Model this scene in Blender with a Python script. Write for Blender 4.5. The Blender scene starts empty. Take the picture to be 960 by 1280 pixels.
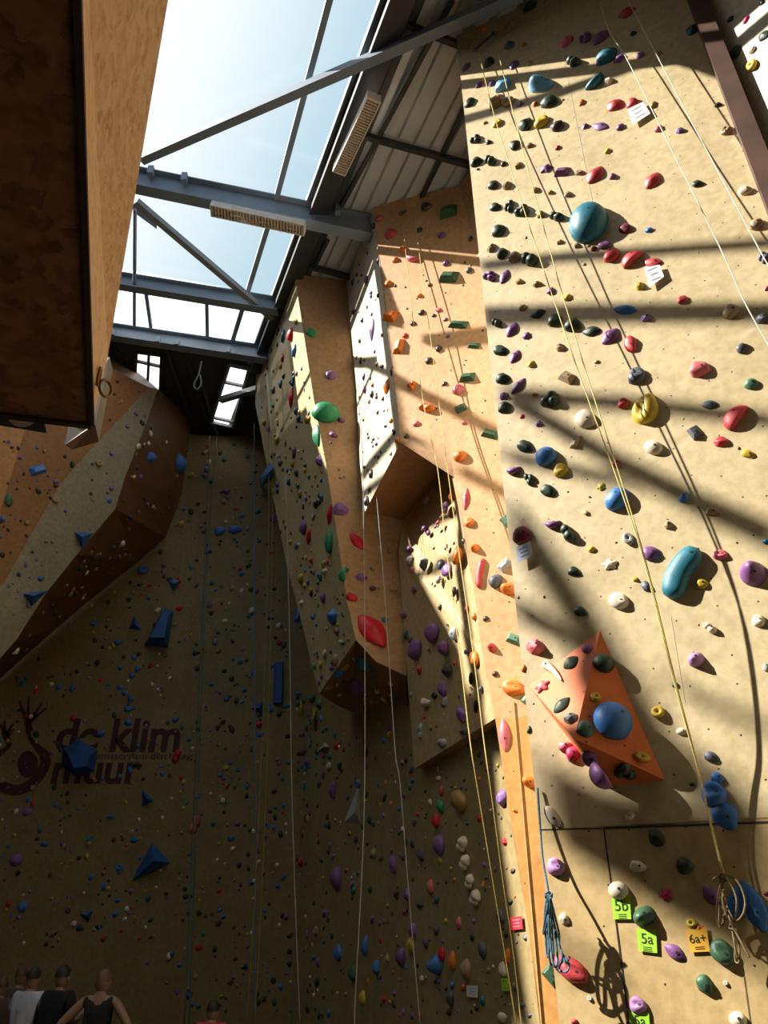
import bpy, bmesh, math, random
from mathutils import Vector, Matrix, noise
from mathutils.bvhtree import BVHTree

C = bpy.context.scene.collection
PITCH = math.radians(30.7)
FPX = 975.0
CAM = Vector((0.0, 0.0, 1.6))
cp, sp = math.cos(PITCH), math.sin(PITCH)

# ------------------------------------------------------------------ camera
cam_data = bpy.data.cameras.new('camera')
cam = bpy.data.objects.new('camera', cam_data)
C.objects.link(cam)
cam.location = CAM
cam.rotation_euler = (math.pi / 2 + PITCH, 0, 0)
cam_data.sensor_fit = 'VERTICAL'
cam_data.sensor_height = 24.0
cam_data.lens = 24.0 * FPX / 1280.0
cam_data.clip_start = 0.05
cam_data.clip_end = 300
bpy.context.scene.camera = cam
vs = bpy.context.scene.view_settings
vs.view_transform = 'Standard'
vs.look = 'None'
vs.exposure = 0.0


def ray(px, py):
    u = (px - 480.0) / FPX
    v = (640.0 - py) / FPX
    return Vector((u, cp - sp * v, sp + cp * v))


def proj(p):
    d = Vector(p) - CAM
    w = d.y * cp + d.z * sp
    v = -d.y * sp + d.z * cp
    return 480 + FPX * d.x / w, 640 - FPX * v / w


def at(px, py, Y):
    d = ray(px, py)
    return CAM + d * (Y / d.y)


def on_plane(px, py, p0, n):
    d = ray(px, py)
    return CAM + d * ((p0 - CAM).dot(n) / d.dot(n))


ROOF_N = Vector((0.25, 0, 1)).normalized()
ROOF_P = Vector((0, 0, 12.1))


def roof_z(x):
    return 12.1 - 0.25 * x


def on_roof(px, py, below=0.0):
    return on_plane(px, py, ROOF_P - Vector((0, 0, below)), ROOF_N)


# ------------------------------------------------------------------ materials
def new_mat(name):
    m = bpy.data.materials.new(name)
    m.use_nodes = True
    return m, m.node_tree.nodes, m.node_tree.links, m.node_tree.nodes['Principled BSDF']


MATS = {}


def plain(name, rgb, rough=0.6, metal=0.0, var=0.12, scale=9.0, bump=0.0, spec=0.4):
    if name in MATS:
        return MATS[name]
    m, N, L, b = new_mat(name)
    tc = N.new('ShaderNodeTexCoord')
    nz = N.new('ShaderNodeTexNoise')
    nz.inputs['Scale'].default_value = scale
    nz.inputs['Detail'].default_value = 5
    L.new(tc.outputs['Object'], nz.inputs['Vector'])
    cr = N.new('ShaderNodeValToRGB')
    cr.color_ramp.elements[0].position = 0.3
    cr.color_ramp.elements[1].position = 0.7
    lo = [max(0, c * (1 - var)) for c in rgb]
    hi = [min(1, c * (1 + var)) for c in rgb]
    cr.color_ramp.elements[0].color = (*lo, 1)
    cr.color_ramp.elements[1].color = (*hi, 1)
    L.new(nz.outputs['Fac'], cr.inputs['Fac'])
    L.new(cr.outputs['Color'], b.inputs['Base Color'])
    b.inputs['Roughness'].default_value = rough
    b.inputs['Metallic'].default_value = metal
    b.inputs['Specular IOR Level'].default_value = spec
    if bump:
        bp = N.new('ShaderNodeBump')
        bp.inputs['Strength'].default_value = bump
        bp.inputs['Distance'].default_value = 0.01
        nz2 = N.new('ShaderNodeTexNoise')
        nz2.inputs['Scale'].default_value = scale * 12
        L.new(tc.outputs['Object'], nz2.inputs['Vector'])
        L.new(nz2.outputs['Fac'], bp.inputs['Height'])
        L.new(bp.outputs['Normal'], b.inputs['Normal'])
    MATS[name] = m
    return m


def wall_mat(name, rgb, dark, hdir, holes=True, blotch=1.0, hole_scale=5.0, marks=True, rough=0.55, spec=0.3):
    """painted plywood: blotchy tone, rubber and chalk marks, rows of small bolt holes.
    hdir = horizontal direction of the wall, so that the hole pattern lies in its plane."""
    m, N, L, b = new_mat(name)
    tc = N.new('ShaderNodeTexCoord')
    sep = N.new('ShaderNodeSeparateXYZ')
    L.new(tc.outputs['Object'], sep.inputs[0])
    mx = N.new('ShaderNodeMath'); mx.operation = 'MULTIPLY'; mx.inputs[1].default_value = hdir[0]
    my = N.new('ShaderNodeMath'); my.operation = 'MULTIPLY'; my.inputs[1].default_value = hdir[1]
    ad = N.new('ShaderNodeMath'); ad.operation = 'ADD'
    L.new(sep.outputs['X'], mx.inputs[0]); L.new(sep.outputs['Y'], my.inputs[0])
    L.new(mx.outputs[0], ad.inputs[0]); L.new(my.outputs[0], ad.inputs[1])
    cb = N.new('ShaderNodeCombineXYZ')
    L.new(ad.outputs[0], cb.inputs['X']); L.new(sep.outputs['Z'], cb.inputs['Y'])
    n1 = N.new('ShaderNodeTexNoise'); n1.inputs['Scale'].default_value = 1.3; n1.inputs['Detail'].default_value = 7
    n1.inputs['Roughness'].default_value = 0.62
    L.new(tc.outputs['Object'], n1.inputs['Vector'])
    r1 = N.new('ShaderNodeValToRGB')
    r1.color_ramp.elements[0].position = 0.32; r1.color_ramp.elements[1].position = 0.68
    r1.color_ramp.elements[0].color = (*dark, 1); r1.color_ramp.elements[1].color = (*rgb, 1)
    L.new(n1.outputs['Fac'], r1.inputs['Fac'])
    n2 = N.new('ShaderNodeTexNoise'); n2.inputs['Scale'].default_value = 14; n2.inputs['Detail'].default_value = 6
    L.new(tc.outputs['Object'], n2.inputs['Vector'])
    r2 = N.new('ShaderNodeValToRGB')
    r2.color_ramp.elements[0].position = 0.3; r2.color_ramp.elements[1].position = 0.62
    r2.color_ramp.elements[0].color = (0.80, 0.78, 0.74, 1); r2.color_ramp.elements[1].color = (1, 1, 1, 1)
    L.new(n2.outputs['Fac'], r2.inputs['Fac'])
    mm = N.new('ShaderNodeMix'); mm.data_type = 'RGBA'; mm.blend_type = 'MULTIPLY'
    mm.inputs['Factor'].default_value = blotch
    L.new(r1.outputs['Color'], mm.inputs['A']); L.new(r2.outputs['Color'], mm.inputs['B'])
    last = mm.outputs['Result']
    if marks:
        n3 = N.new('ShaderNodeTexNoise'); n3.inputs['Scale'].default_value = 4.5; n3.inputs['Detail'].default_value = 3
        n3.inputs['Distortion'].default_value = 1.2
        L.new(tc.outputs['Object'], n3.inputs['Vector'])
        r3 = N.new('ShaderNodeValToRGB')
        r3.color_ramp.elements[0].position = 0.6; r3.color_ramp.elements[1].position = 0.78
        r3.color_ramp.elements[0].color = (0, 0, 0, 1); r3.color_ramp.elements[1].color = (0.5, 0.5, 0.5, 1)
        L.new(n3.outputs['Fac'], r3.inputs['Fac'])
        mk = N.new('ShaderNodeMix'); mk.data_type = 'RGBA'
        mk.inputs['B'].default_value = (min(1, rgb[0] * 1.1), min(1, rgb[1] * 1.15), min(1, rgb[2] * 1.35), 1)
        L.new(r3.outputs['Color'], mk.inputs['Factor'])
        L.new(last, mk.inputs['A'])
        last = mk.outputs['Result']
    if holes:
        vo = N.new('ShaderNodeTexVoronoi'); vo.voronoi_dimensions = '2D'
        vo.inputs['Scale'].default_value = hole_scale
        vo.inputs['Randomness'].default_value = 0.45
        L.new(cb.outputs[0], vo.inputs['Vector'])
        lt = N.new('ShaderNodeMath'); lt.operation = 'LESS_THAN'; lt.inputs[1].default_value = 0.0065 * hole_scale
        L.new(vo.outputs['Distance'], lt.inputs[0])
        mh = N.new('ShaderNodeMix'); mh.data_type = 'RGBA'
        mh.inputs['B'].default_value = (0.05, 0.035, 0.02, 1)
        L.new(lt.outputs[0], mh.inputs['Factor'])
        L.new(last, mh.inputs['A'])
        last = mh.outputs['Result']
    L.new(last, b.inputs['Base Color'])
    b.inputs['Roughness'].default_value = rough
    b.inputs['Specular IOR Level'].default_value = spec
    bp = N.new('ShaderNodeBump'); bp.inputs['Strength'].default_value = 0.15; bp.inputs['Distance'].default_value = 0.004
    n4 = N.new('ShaderNodeTexNoise'); n4.inputs['Scale'].default_value = 60
    L.new(tc.outputs['Object'], n4.inputs['Vector'])
    L.new(n4.outputs['Fac'], bp.inputs['Height']); L.new(bp.outputs['Normal'], b.inputs['Normal'])
    return m


def osb_mat(name, c0, c1, c2, sc=(5, 5, 5)):
    m, N, L, b = new_mat(name)
    tc = N.new('ShaderNodeTexCoord')
    mp = N.new('ShaderNodeMapping'); mp.inputs['Scale'].default_value = sc
    L.new(tc.outputs['Object'], mp.inputs['Vector'])
    vo = N.new('ShaderNodeTexVoronoi'); vo.inputs['Scale'].default_value = 6
    nz = N.new('ShaderNodeTexNoise'); nz.inputs['Scale'].default_value = 3; nz.inputs['Detail'].default_value = 8
    nz.inputs['Distortion'].default_value = 2.0
    L.new(mp.outputs[0], nz.inputs['Vector'])
    mx = N.new('ShaderNodeMix'); mx.data_type = 'VECTOR'; mx.inputs['Factor'].default_value = 0.25
    L.new(mp.outputs[0], mx.inputs['A']); L.new(nz.outputs['Color'], mx.inputs['B'])
    L.new(mx.outputs['Result'], vo.inputs['Vector'])
    sp_ = N.new('ShaderNodeSeparateColor'); L.new(vo.outputs['Color'], sp_.inputs[0])
    ad = N.new('ShaderNodeMath'); ad.operation = 'MULTIPLY_ADD'; ad.inputs[1].default_value = 0.45
    L.new(sp_.outputs[0], ad.inputs[0]); L.new(nz.outputs['Fac'], ad.inputs[2])
    cr = N.new('ShaderNodeValToRGB')
    cr.color_ramp.elements[0].position = 0.35; cr.color_ramp.elements[0].color = (*c0, 1)
    cr.color_ramp.elements[1].position = 0.95; cr.color_ramp.elements[1].color = (*c2, 1)
    e = cr.color_ramp.elements.new(0.6); e.color = (*c1, 1)
    L.new(ad.outputs[0], cr.inputs['Fac'])
    L.new(cr.outputs['Color'], b.inputs['Base Color'])
    b.inputs['Roughness'].default_value = 0.7
    return m


# ------------------------------------------------------------------ mesh helpers
def link(name, me, parent=None, mats=()):
    o = bpy.data.objects.new(name, me)
    C.objects.link(o)
    for m in mats:
        me.materials.append(m)
    if parent is not None:
        o.parent = parent
    return o


def bm_obj(name, bm, mats, parent=None, smooth=False):
    me = bpy.data.meshes.new(name)
    bmesh.ops.recalc_face_normals(bm, faces=bm.faces[:])
    if smooth:
        for f in bm.faces:
            f.smooth = True
    bm.to_mesh(me)
    bm.free()
    if not isinstance(mats, (list, tuple)):
        mats = [mats]
    return link(name, me, parent, mats)


def tag(o, label, cat, group=None):
    o['label'] = label
    o['category'] = cat
    if group:
        o['group'] = group
    return o


def struct(o):
    o['kind'] = 'structure'
    return o


def empty(name, loc, label, cat, group=None):
    o = bpy.data.objects.new(name, None)
    o.empty_display_size = 0.1
    C.objects.link(o)
    o.location = loc
    bpy.context.view_layer.update()
    return tag(o, label, cat, group)


def part(name, bm, mat, root, smooth=False):
    """mesh built in world coordinates, put under its thing"""
    off = -root.location
    for v in bm.verts:
        v.co += off
    return bm_obj(name, bm, mat, root, smooth)


def poly_faces(bm, faces, mat_index=0):
    for f in faces:
        vsx = [bm.verts.new(p) for p in f]
        fc = bm.faces.new(vsx)
        fc.material_index = mat_index
        if len(vsx) > 4:
            bmesh.ops.triangulate(bm, faces=[fc])


def add_box(bm, p, ex, ey, ez, hx, hy, hz, mi=0):
    vv = []
    for sx in (-1, 1):
        for sy in (-1, 1):
            for sz in (-1, 1):
                vv.append(bm.verts.new(p + ex * (hx * sx) + ey * (hy * sy) + ez * (hz * sz)))
    for q in ((0, 1, 3, 2), (4, 6, 7, 5), (0, 4, 5, 1), (2, 3, 7, 6), (0, 2, 6, 4), (1, 5, 7, 3)):
        f = bm.faces.new([vv[i] for i in q]); f.material_index = mi


def add_bar(bm, a, b, w, h, up=Vector((0, 0, 1)), mi=0):
    a, b = Vector(a), Vector(b)
    d = (b - a)
    ln = d.length
    d.normalize()
    s = d.cross(up)
    if s.length < 1e-4:
        s = d.cross(Vector((1, 0, 0)))
    s.normalize()
    u = s.cross(d)
    add_box(bm, (a + b) / 2, d, s, u, ln / 2, w / 2, h / 2, mi)


def add_ibeam(bm, a, b, h, w, tf=0.02, tw=0.012):
    """a, b: top centre line"""
    up = Vector((0, 0, 1))
    a, b = Vector(a), Vector(b)
    add_bar(bm, a - up * tf / 2, b - up * tf / 2, w, tf)
    add_bar(bm, a - up * (h - tf / 2), b - up * (h - tf / 2), w, tf)
    add_bar(bm, a - up * h / 2, b - up * h / 2, tw, h - 2 * tf - .002)


def add_tube(bm, pts, r, seg=6, closed=False, mi=0, radii=None):
    pts = [Vector(p) for p in pts]
    rings = []
    n = len(pts)
    prev = None
    for i, p in enumerate(pts):
        if closed:
            t = pts[(i + 1) % n] - pts[i - 1]
        else:
            t = pts[min(i + 1, n - 1)] - pts[max(i - 1, 0)]
        if t.length < 1e-9:
            t = Vector((0, 0, 1))
        t.normalize()
        if prev is None:
            s = t.cross(Vector((0, 0, 1)))
            if s.length < 1e-3:
                s = t.cross(Vector((1, 0, 0)))
        else:
            s = prev - t * prev.dot(t)
        s.normalize()
        prev = s
        u = t.cross(s)
        rr = radii[i] if radii else r
        rings.append([bm.verts.new(p + (s * math.cos(2 * math.pi * k / seg) + u * math.sin(2 * math.pi * k / seg)) * rr)
                      for k in range(seg)])
    m = n if closed else n - 1
    for i in range(m):
        A, B = rings[i], rings[(i + 1) % n]
        for k in range(seg):
            f = bm.faces.new((A[k], A[(k + 1) % seg], B[(k + 1) % seg], B[k]))
            f.smooth = True; f.material_index = mi
    if not closed:
        for R in (rings[0], rings[-1]):
            f = bm.faces.new(R); f.material_index = mi


def smooth_path(pts, n=6):
    pts = [Vector(p) for p in pts]
    out = []
    for i in range(len(pts) - 1):
        p0 = pts[max(i - 1, 0)]; p1 = pts[i]; p2 = pts[i + 1]; p3 = pts[min(i + 2, len(pts) - 1)]
        for k in range(n):
            t = k / n
            out.append(0.5 * ((2 * p1) + (p2 - p0) * t + (2 * p0 - 5 * p1 + 4 * p2 - p3) * t * t
                              + (3 * p1 - p0 - 3 * p2 + p3) * t ** 3))
    out.append(pts[-1])
    return out


def text_bm(s, size, origin, ex, ey, extrude=0.0015, align='CENTER', bold=False):
    cu = bpy.data.curves.new('txt', 'FONT')
    cu.body = s
    cu.size = size
    cu.align_x = align
    cu.align_y = 'CENTER'
    cu.extrude = extrude
    if bold:
        cu.offset = size * 0.028
    ob = bpy.data.objects.new('txt', cu)
    C.objects.link(ob)
    dg = bpy.context.evaluated_depsgraph_get()
    me = bpy.data.meshes.new_from_object(ob.evaluated_get(dg))
    bpy.data.objects.remove(ob)
    bpy.data.curves.remove(cu)
    bm = bmesh.new()
    bm.from_mesh(me)
    bpy.data.meshes.remove(me)
    n = ex.cross(ey).normalized()
    for v in bm.verts:
        c = v.co.copy()
        v.co = origin + ex * c.x + ey * c.y + n * c.z
    return bm


def merge_bm(dst, src):
    me = bpy.data.meshes.new('tmp')
    src.to_mesh(me); src.free()
    dst.from_mesh(me)
    bpy.data.meshes.remove(me)
# ================================================================== the room
BEIGE = (0.60, 0.47, 0.26)
# ---- main wall (right), vertical plane through its left edge, turned 30 degrees
MP = Vector((1.03, 5.4, 0)); MD = Vector((math.cos(math.radians(30)), -math.sin(math.radians(30)), 0))
MN = Vector((-MD.y * -1, 0, 0))
MN = Vector((MD.y, -MD.x, 0)).normalized()          # faces the camera
if MN.dot(CAM - MP) < 0:
    MN = -MN


def M(px, py):
    return on_plane(px, py, MP, MN)


def Mt(t, z):
    return Vector((MP.x + MD.x * t, MP.y + MD.y * t, z))


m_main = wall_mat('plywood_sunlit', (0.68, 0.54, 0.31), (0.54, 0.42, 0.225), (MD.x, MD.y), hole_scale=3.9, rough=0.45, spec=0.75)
m_mainlow = wall_mat('plywood_low_shade', (0.60, 0.43, 0.20), (0.47, 0.33, 0.145), (MD.x, MD.y), hole_scale=3.9, rough=0.5, spec=0.4)  # same wall below the seam; weaker sheen and light put into the colour
m_groove = plain('dark_groove', (0.035, 0.027, 0.02), 0.9)
m_edge = plain('pale_edge', (0.62, 0.55, 0.42), 0.7)

bm = bmesh.new()
TL = M(570, 42); TR = M(652, -6)
p00 = Mt(0, -0.0); p10 = Mt(2.42, 0.0)
top_r = Mt(2.42, 12.0)
sa, sb_, sc_ = M(668, 1037.2), M(755, 1035.5), M(985, 1026.6)
sa = p00 + (TL - p00) * (sa.z / TL.z); sc_ = Vector((p10.x, p10.y, sc_.z))
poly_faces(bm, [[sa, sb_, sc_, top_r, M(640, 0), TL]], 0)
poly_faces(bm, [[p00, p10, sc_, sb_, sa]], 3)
# left return of the tower, running back behind the arete
back = Vector((1.62, 7.2, 0))
poly_faces(bm, [[p00, TL, Vector((back.x, back.y, TL.z)), back]], 1)


def strip(a, b, w, off=0.0025, mi=2):
    """thin joint line between two panels"""
    a = a + MN * off; b = b + MN * off
    d = (b - a).normalized(); s = d.cross(MN) * (w / 2)
    vv = [bm.verts.new(q) for q in (a - s, b - s, b + s, a + s)]
    f = bm.faces.new(vv); f.material_index = mi


strip(M(674, 1037), M(755, 1035.5), 0.006)
strip(M(755, 1035.5), M(975, 1027), 0.011)
strip(M(755, 1036), M(793, 1330), 0.009)
strip(M(703, 66), M(745, 275), 0.004, mi=1)
strip(M(930, 1220), M(945, 1330), 0.004)
strip(M(838, 770), M(856, 880), 0.003, mi=1)
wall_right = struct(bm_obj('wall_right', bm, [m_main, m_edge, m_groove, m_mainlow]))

# ---- dark brown post at the right edge and the next panel beyond it
m_post = plain('dark_brown_wood', (0.075, 0.035, 0.022), 0.6, var=0.25, scale=3)
bm = bmesh.new()
pc = Mt(2.47, 0)
ND = Vector((0.5, -0.866, 0)); NN = Vector((-0.866, -0.5, 0))
add_box(bm, pc + Vector((0, 0, 6.1)) + MN * 0.04, MD, MN, Vector((0, 0, 1)), 0.075, 0.10, 6.1)
trim_1 = struct(bm_obj('trim_1', bm, m_post))
m_side = wall_mat('plywood_side', (0.76, 0.70, 0.55), (0.66, 0.58, 0.42), (ND.x, ND.y), hole_scale=4.0)
s0 = Mt(2.55, 0)
bm = bmesh.new()
e0 = s0; e1 = s0 + ND * 2.6
poly_faces(bm, [[e0, e1, e1 + Vector((0, 0, 12)), e0 + Vector((0, 0, 12))]])
wall_right_side = struct(bm_obj('wall_right_side', bm, m_side))

# ---- the middle tower: orange face O, white side W, overhang U, lower side L
OP = Vector((-0.25, 8.3, 0)); OD = Vector((0.888, -0.459, 0)).normalized()
ON = Vector((OD.y, -OD.x, 0))
if ON.dot(CAM - OP) < 0:
    ON = -ON


def O(px, py):
    return on_plane(px, py, OP, ON)


m_or = wall_mat('plywood_orange', (0.68, 0.41, 0.205), (0.58, 0.335, 0.155), (OD.x, OD.y), hole_scale=3.2, marks=False)
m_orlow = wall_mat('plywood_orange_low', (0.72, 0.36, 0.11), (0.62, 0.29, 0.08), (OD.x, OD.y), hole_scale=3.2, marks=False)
m_white = wall_mat('plywood_pale', (0.74, 0.66, 0.50), (0.62, 0.53, 0.37), (-.2, .98), hole_scale=3.5)
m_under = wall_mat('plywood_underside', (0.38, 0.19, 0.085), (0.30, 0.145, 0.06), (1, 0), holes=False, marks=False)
m_beige = wall_mat('plywood_beige', (0.56, 0.41, 0.21), (0.45, 0.32, 0.155), (-.33, .94), hole_scale=3.5)
A = O(500.6, 553); B = O(558, 535)
Dp = at(456, 640, 9.55)
Bp = at(557, 588, 8.70)
Ep = at(504, 650, 9.95)
W0 = at(433.5, 356, 9.9); W1 = at(445, 480, 9.87); W2 = at(450, 580, 9.75)
tl = O(466, 258); a1 = O(472, 300); a2 = O(481, 362); a3 = O(491, 455)
l1 = O(568, 597); l2 = O(580, 657); l3 = O(592, 735); l4 = O(603, 820); l5 = O(619, 898)
b1 = O(637, 1017); b2 = O(646, 1067); b3 = O(662, 1167); b4 = O(678, 1285)
Lb = at(518, 961, 9.7); Lc = at(508, 831, 9.8); Ld = at(498, 690, 9.9)
tr = O(574, 232)
OE = OP + OD * 2.55
bm = bmesh.new()
bot = Vector((b4.x + OD.x * .02, b4.y + OD.y * .02, 0))
poly_faces(bm, [[tl, a1, a2, a3, A, B, l1, l2, l3, l4, l5, O(640, 898), O(600, 330), tr]], 0)
Zl5 = l5.z
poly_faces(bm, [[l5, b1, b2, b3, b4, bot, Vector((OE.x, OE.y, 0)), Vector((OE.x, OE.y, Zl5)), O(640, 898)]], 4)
poly_faces(bm, [[O(600, 330), O(640, 898), Vector((OE.x, OE.y, Zl5)), Vector((OE.x, OE.y, O(600, 330).z))]], 0)
Ru = at(592, 208, 6.9); Rd = Vector((back.x - .1, back.y - .1, O(600, 330).z))
poly_faces(bm, [[tr, O(600, 330), Rd, Ru]], 0)
poly_faces(bm, [[tl, W0, W1, a2, a1]], 1)
poly_faces(bm, [[W1, W2, Dp, A, a3, a2]], 1)
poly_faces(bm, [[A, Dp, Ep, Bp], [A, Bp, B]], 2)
poly_faces(bm, [[B, Bp, l1], [Bp, l2, l1], [Bp, Ep, l3, l2], [Ep, Ld, l4, l3], [Ld, Lc, l5, l4], [Lc, Lb, l5]], 3)
Lu = at(560, 990, 9.0)
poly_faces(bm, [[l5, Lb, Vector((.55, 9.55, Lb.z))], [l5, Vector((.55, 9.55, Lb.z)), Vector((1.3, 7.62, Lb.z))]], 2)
wall_centre = struct(bm_obj('wall_centre', bm, [m_or, m_white, m_under, m_beige, m_orlow]))

# ---- the third tower (further back): beige side S3, orange front F3, curved underside
f_t0 = at(368, 342, 9.9); f_t1 = W0 + Vector((-.01, 0, .1))
ar = [at(377, 400, 9.88), at(392, 497, 9.86), at(408, 583, 9.8), at(423, 678, 9.75), at(433, 749, 9.7), at(445, 800, 9.65)]
fr = [at(449, 480, 9.95), at(460, 640, 9.85), at(508, 645, 10.05), at(502, 690, 10.0), at(509, 760, 9.9), at(508, 845, 9.78)]
fb = [at(470, 827, 9.7)]
S3A, S3B, S3C = f_t0, at(320, 470, 13.1), ar[5]
S3N = (S3B - S3A).cross(S3C - S3A).normalized()


def S3(px, py):
    return on_plane(px, py, S3A, S3N)


ar = [S3(377, 400), S3(392, 497), S3(408, 583), S3(423, 678), S3(433, 749), S3(445, 800)]
sl = [S3(320, 470), S3(319, 505), S3(338, 604), S3(359, 710), S3(377, 777)]
sb = [S3(388, 825), S3(399, 867)]
print('S3', [tuple(round(c, 2) for c in p) for p in ar + sl + sb])
ub = [at(418, 880, 12.4), at(439, 890, 12.55), at(478, 899, 11.6), at(509, 897, 10.4)]
m_f3 = wall_mat('plywood_tan', (0.50, 0.30, 0.155), (0.42, 0.245, 0.12), (1, 0), hole_scale=3.0, marks=False)
m_s3 = wall_mat('plywood_back_beige', (0.62, 0.50, 0.27), (0.50, 0.385, 0.195), (-.33, .94), hole_scale=3.5)
bm = bmesh.new()
poly_faces(bm, [[f_t0, ar[0], fr[0], f_t1], [ar[0], ar[1], ar[2], fr[1], fr[0]], [ar[2], ar[3], fr[2], fr[1]],
                [ar[3], ar[4], fr[3], fr[2]], [ar[4], ar[5], fr[4], fr[3]], [ar[5], fb[0], fr[5], fr[4]]], 0)
poly_faces(bm, [[f_t0, sl[0], ar[1], ar[0]], [sl[0], sl[1], ar[2], ar[1]], [sl[1], sl[2], ar[3], ar[2]],
                [sl[2], sl[3], ar[4], ar[3]], [sl[3], sl[4], ar[5], ar[4]],
                [sl[4], sb[0], ar[5]]], 1)
poly_faces(bm, [[sb[0], sb[1], ar[5]]], 1)
poly_faces(bm, [[ar[5], sb[1], ub[0]], [ar[5], ub[0], ub[1]], [ar[5], ub[1], fb[0]], [fb[0], ub[1], ub[2]],
                [fb[0], ub[2], fr[5]], [fr[5], ub[2], ub[3]]], 2)
wall_back_right = struct(bm_obj('wall_back_right', bm, [m_f3, m_s3, m_under]))

# ---- long dark lower wall running back from the middle tower to the far wall
BP0 = Vector((1.27, 7.5, 0)); BD = Vector((-1.8, 5.1, 0)).normalized()
FARY = 15.5
bm = bmesh.new()
bl = (FARY + .2 - BP0.y) / BD.y
e = BP0 + BD * bl
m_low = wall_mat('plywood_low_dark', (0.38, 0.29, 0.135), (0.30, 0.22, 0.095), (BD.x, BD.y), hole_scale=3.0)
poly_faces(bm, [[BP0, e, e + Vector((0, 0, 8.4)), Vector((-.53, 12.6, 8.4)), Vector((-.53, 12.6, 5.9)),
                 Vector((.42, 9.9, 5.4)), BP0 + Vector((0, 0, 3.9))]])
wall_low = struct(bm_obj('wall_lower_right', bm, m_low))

# ---- far wall
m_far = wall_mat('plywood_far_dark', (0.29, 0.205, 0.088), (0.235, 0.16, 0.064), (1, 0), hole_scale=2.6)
bm = bmesh.new()
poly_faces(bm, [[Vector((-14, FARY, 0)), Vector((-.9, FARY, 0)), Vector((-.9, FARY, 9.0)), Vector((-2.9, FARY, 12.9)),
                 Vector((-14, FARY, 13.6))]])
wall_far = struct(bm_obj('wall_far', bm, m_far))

# ---- angular coloured walls on the left: orange, cream stripe, brown
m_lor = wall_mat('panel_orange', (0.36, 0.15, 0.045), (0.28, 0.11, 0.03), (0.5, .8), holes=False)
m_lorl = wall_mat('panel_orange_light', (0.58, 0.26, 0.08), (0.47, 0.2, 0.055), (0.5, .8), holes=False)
m_cream = wall_mat('panel_cream', (0.33, 0.27, 0.17), (0.27, 0.21, 0.125), (0.5, .8), holes=False)
m_lbr = wall_mat('panel_brown', (0.17, 0.07, 0.026), (0.125, 0.05, 0.018), (0.5, .8), holes=False)
lq = [at(190, 485, 13.5), at(7, 725, 12.0), at(96, 693, 12.9)]
LPN = (lq[1] - lq[0]).cross(lq[2] - lq[0]).normalized()


def LP(px, py):
    return on_plane(px, py, lq[0], LPN)


wl = [LP(*q) for q in ((186, 484), (117, 558), (76, 604), (39, 668), (7, 725), (-8, 742))]
wr = [LP(*q) for q in ((197, 487), (184, 526), (156, 597), (144, 636), (96, 693), (57, 742), (21, 799), (-8, 832))]
br = [at(*q) for q in ((240, 522, 15.4), (233, 570, 15.42), (227, 618, 15.44), (207, 672, 15.44), (173, 702, 15.44), (110, 752, 15.44),
                       (71, 785, 15.44), (-8, 855, 15.44))]
ol = [LP(*q) for q in ((128, 455), (60, 500), (-8, 480))]
dv = [LP(*q) for q in ((30, 540), (0, 640), (-8, 668))]
bm = bmesh.new()
poly_faces(bm, [[wl[0], ol[0], wl[1]], [ol[0], ol[1], wl[1]], [ol[1], dv[0], wl[2], wl[1]], [dv[0], dv[1], wl[3], wl[2]],
                [dv[1], wl[4], wl[3]], [dv[1], dv[2], wl[5], wl[4]]], 0)
poly_faces(bm, [[ol[1], ol[2], dv[2], dv[1], dv[0]]], 1)
poly_faces(bm, [[wl[0], wl[1], wr[1], wr[0]], [wl[1], wl[2], wr[2], wr[1]], [wl[2], wl[3], wr[4], wr[3], wr[2]],
                [wl[3], wl[4], wr[5], wr[4]], [wl[4], wl[5], wr[7], wr[6], wr[5]]], 2)
poly_faces(bm, [[wr[0], br[0], br[1], wr[1]], [wr[1], br[1], br[2], wr[2]], [wr[2], br[2], br[3], wr[3]],
                [wr[3], br[3], br[4], wr[4]], [wr[4], br[4], br[5], wr[5]], [wr[5], br[5], br[6], wr[6]],
                [wr[6], br[6], br[7], wr[7]]], 3)
tb = Vector((br[0].x, br[0].y, 13.6))
poly_faces(bm, [[wr[0], br[0], at(150, 447, 13.9), ol[0], wl[0]]], 3)
wall_left = struct(bm_obj('wall_left_panels', bm, [m_lor, m_lorl, m_cream, m_lbr]))

# ---- shell of the hall
m_shell = plain('hall_shell', (0.16, 0.13, 0.10), 0.9)
m_floor = plain('floor_mat', (0.07, 0.065, 0.06), 0.85, var=0.2, scale=2)
bm = bmesh.new()
poly_faces(bm, [[Vector((-16.4, -8, 0)), Vector((9, -8, 0)), Vector((9, 17, 0)), Vector((-16.4, 17, 0))]])
struct(bm_obj('floor', bm, m_floor))
SHX = -11.3
bm = bmesh.new()
poly_faces(bm, [[Vector((-16.2, -8, 0)), Vector((-16.2, 8.0, 0)), Vector((-16.2, 8.0, 16.1)), Vector((-16.2, -8, 16.1))],
                [Vector((-16.2, 8.0, 0)), Vector((SHX, 8.0, 0)), Vector((SHX, 8.0, 14.9)), Vector((-16.2, 8.0, 16.1))],
                [Vector((SHX, 8.0, 0)), Vector((SHX, 16.5, 0)), Vector((SHX, 16.5, 14.9)), Vector((SHX, 8.0, 14.9))]])
struct(bm_obj('wall_left', bm, m_shell))
bm = bmesh.new()
poly_faces(bm, [[Vector((-16.2, -8, 0)), Vector((9, -8, 0)), Vector((9, -8, 16.1)), Vector((-16.2, -8, 16.1))]])
struct(bm_obj('wall_rear', bm, m_shell))
bm = bmesh.new()
poly_faces(bm, [[Vector((8.6, -8, 0)), Vector((8.6, 17, 0)), Vector((8.6, 17, 12)), Vector((8.6, -8, 12))]])
struct(bm_obj('wall_right_shell', bm, m_shell))
bm = bmesh.new()
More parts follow.
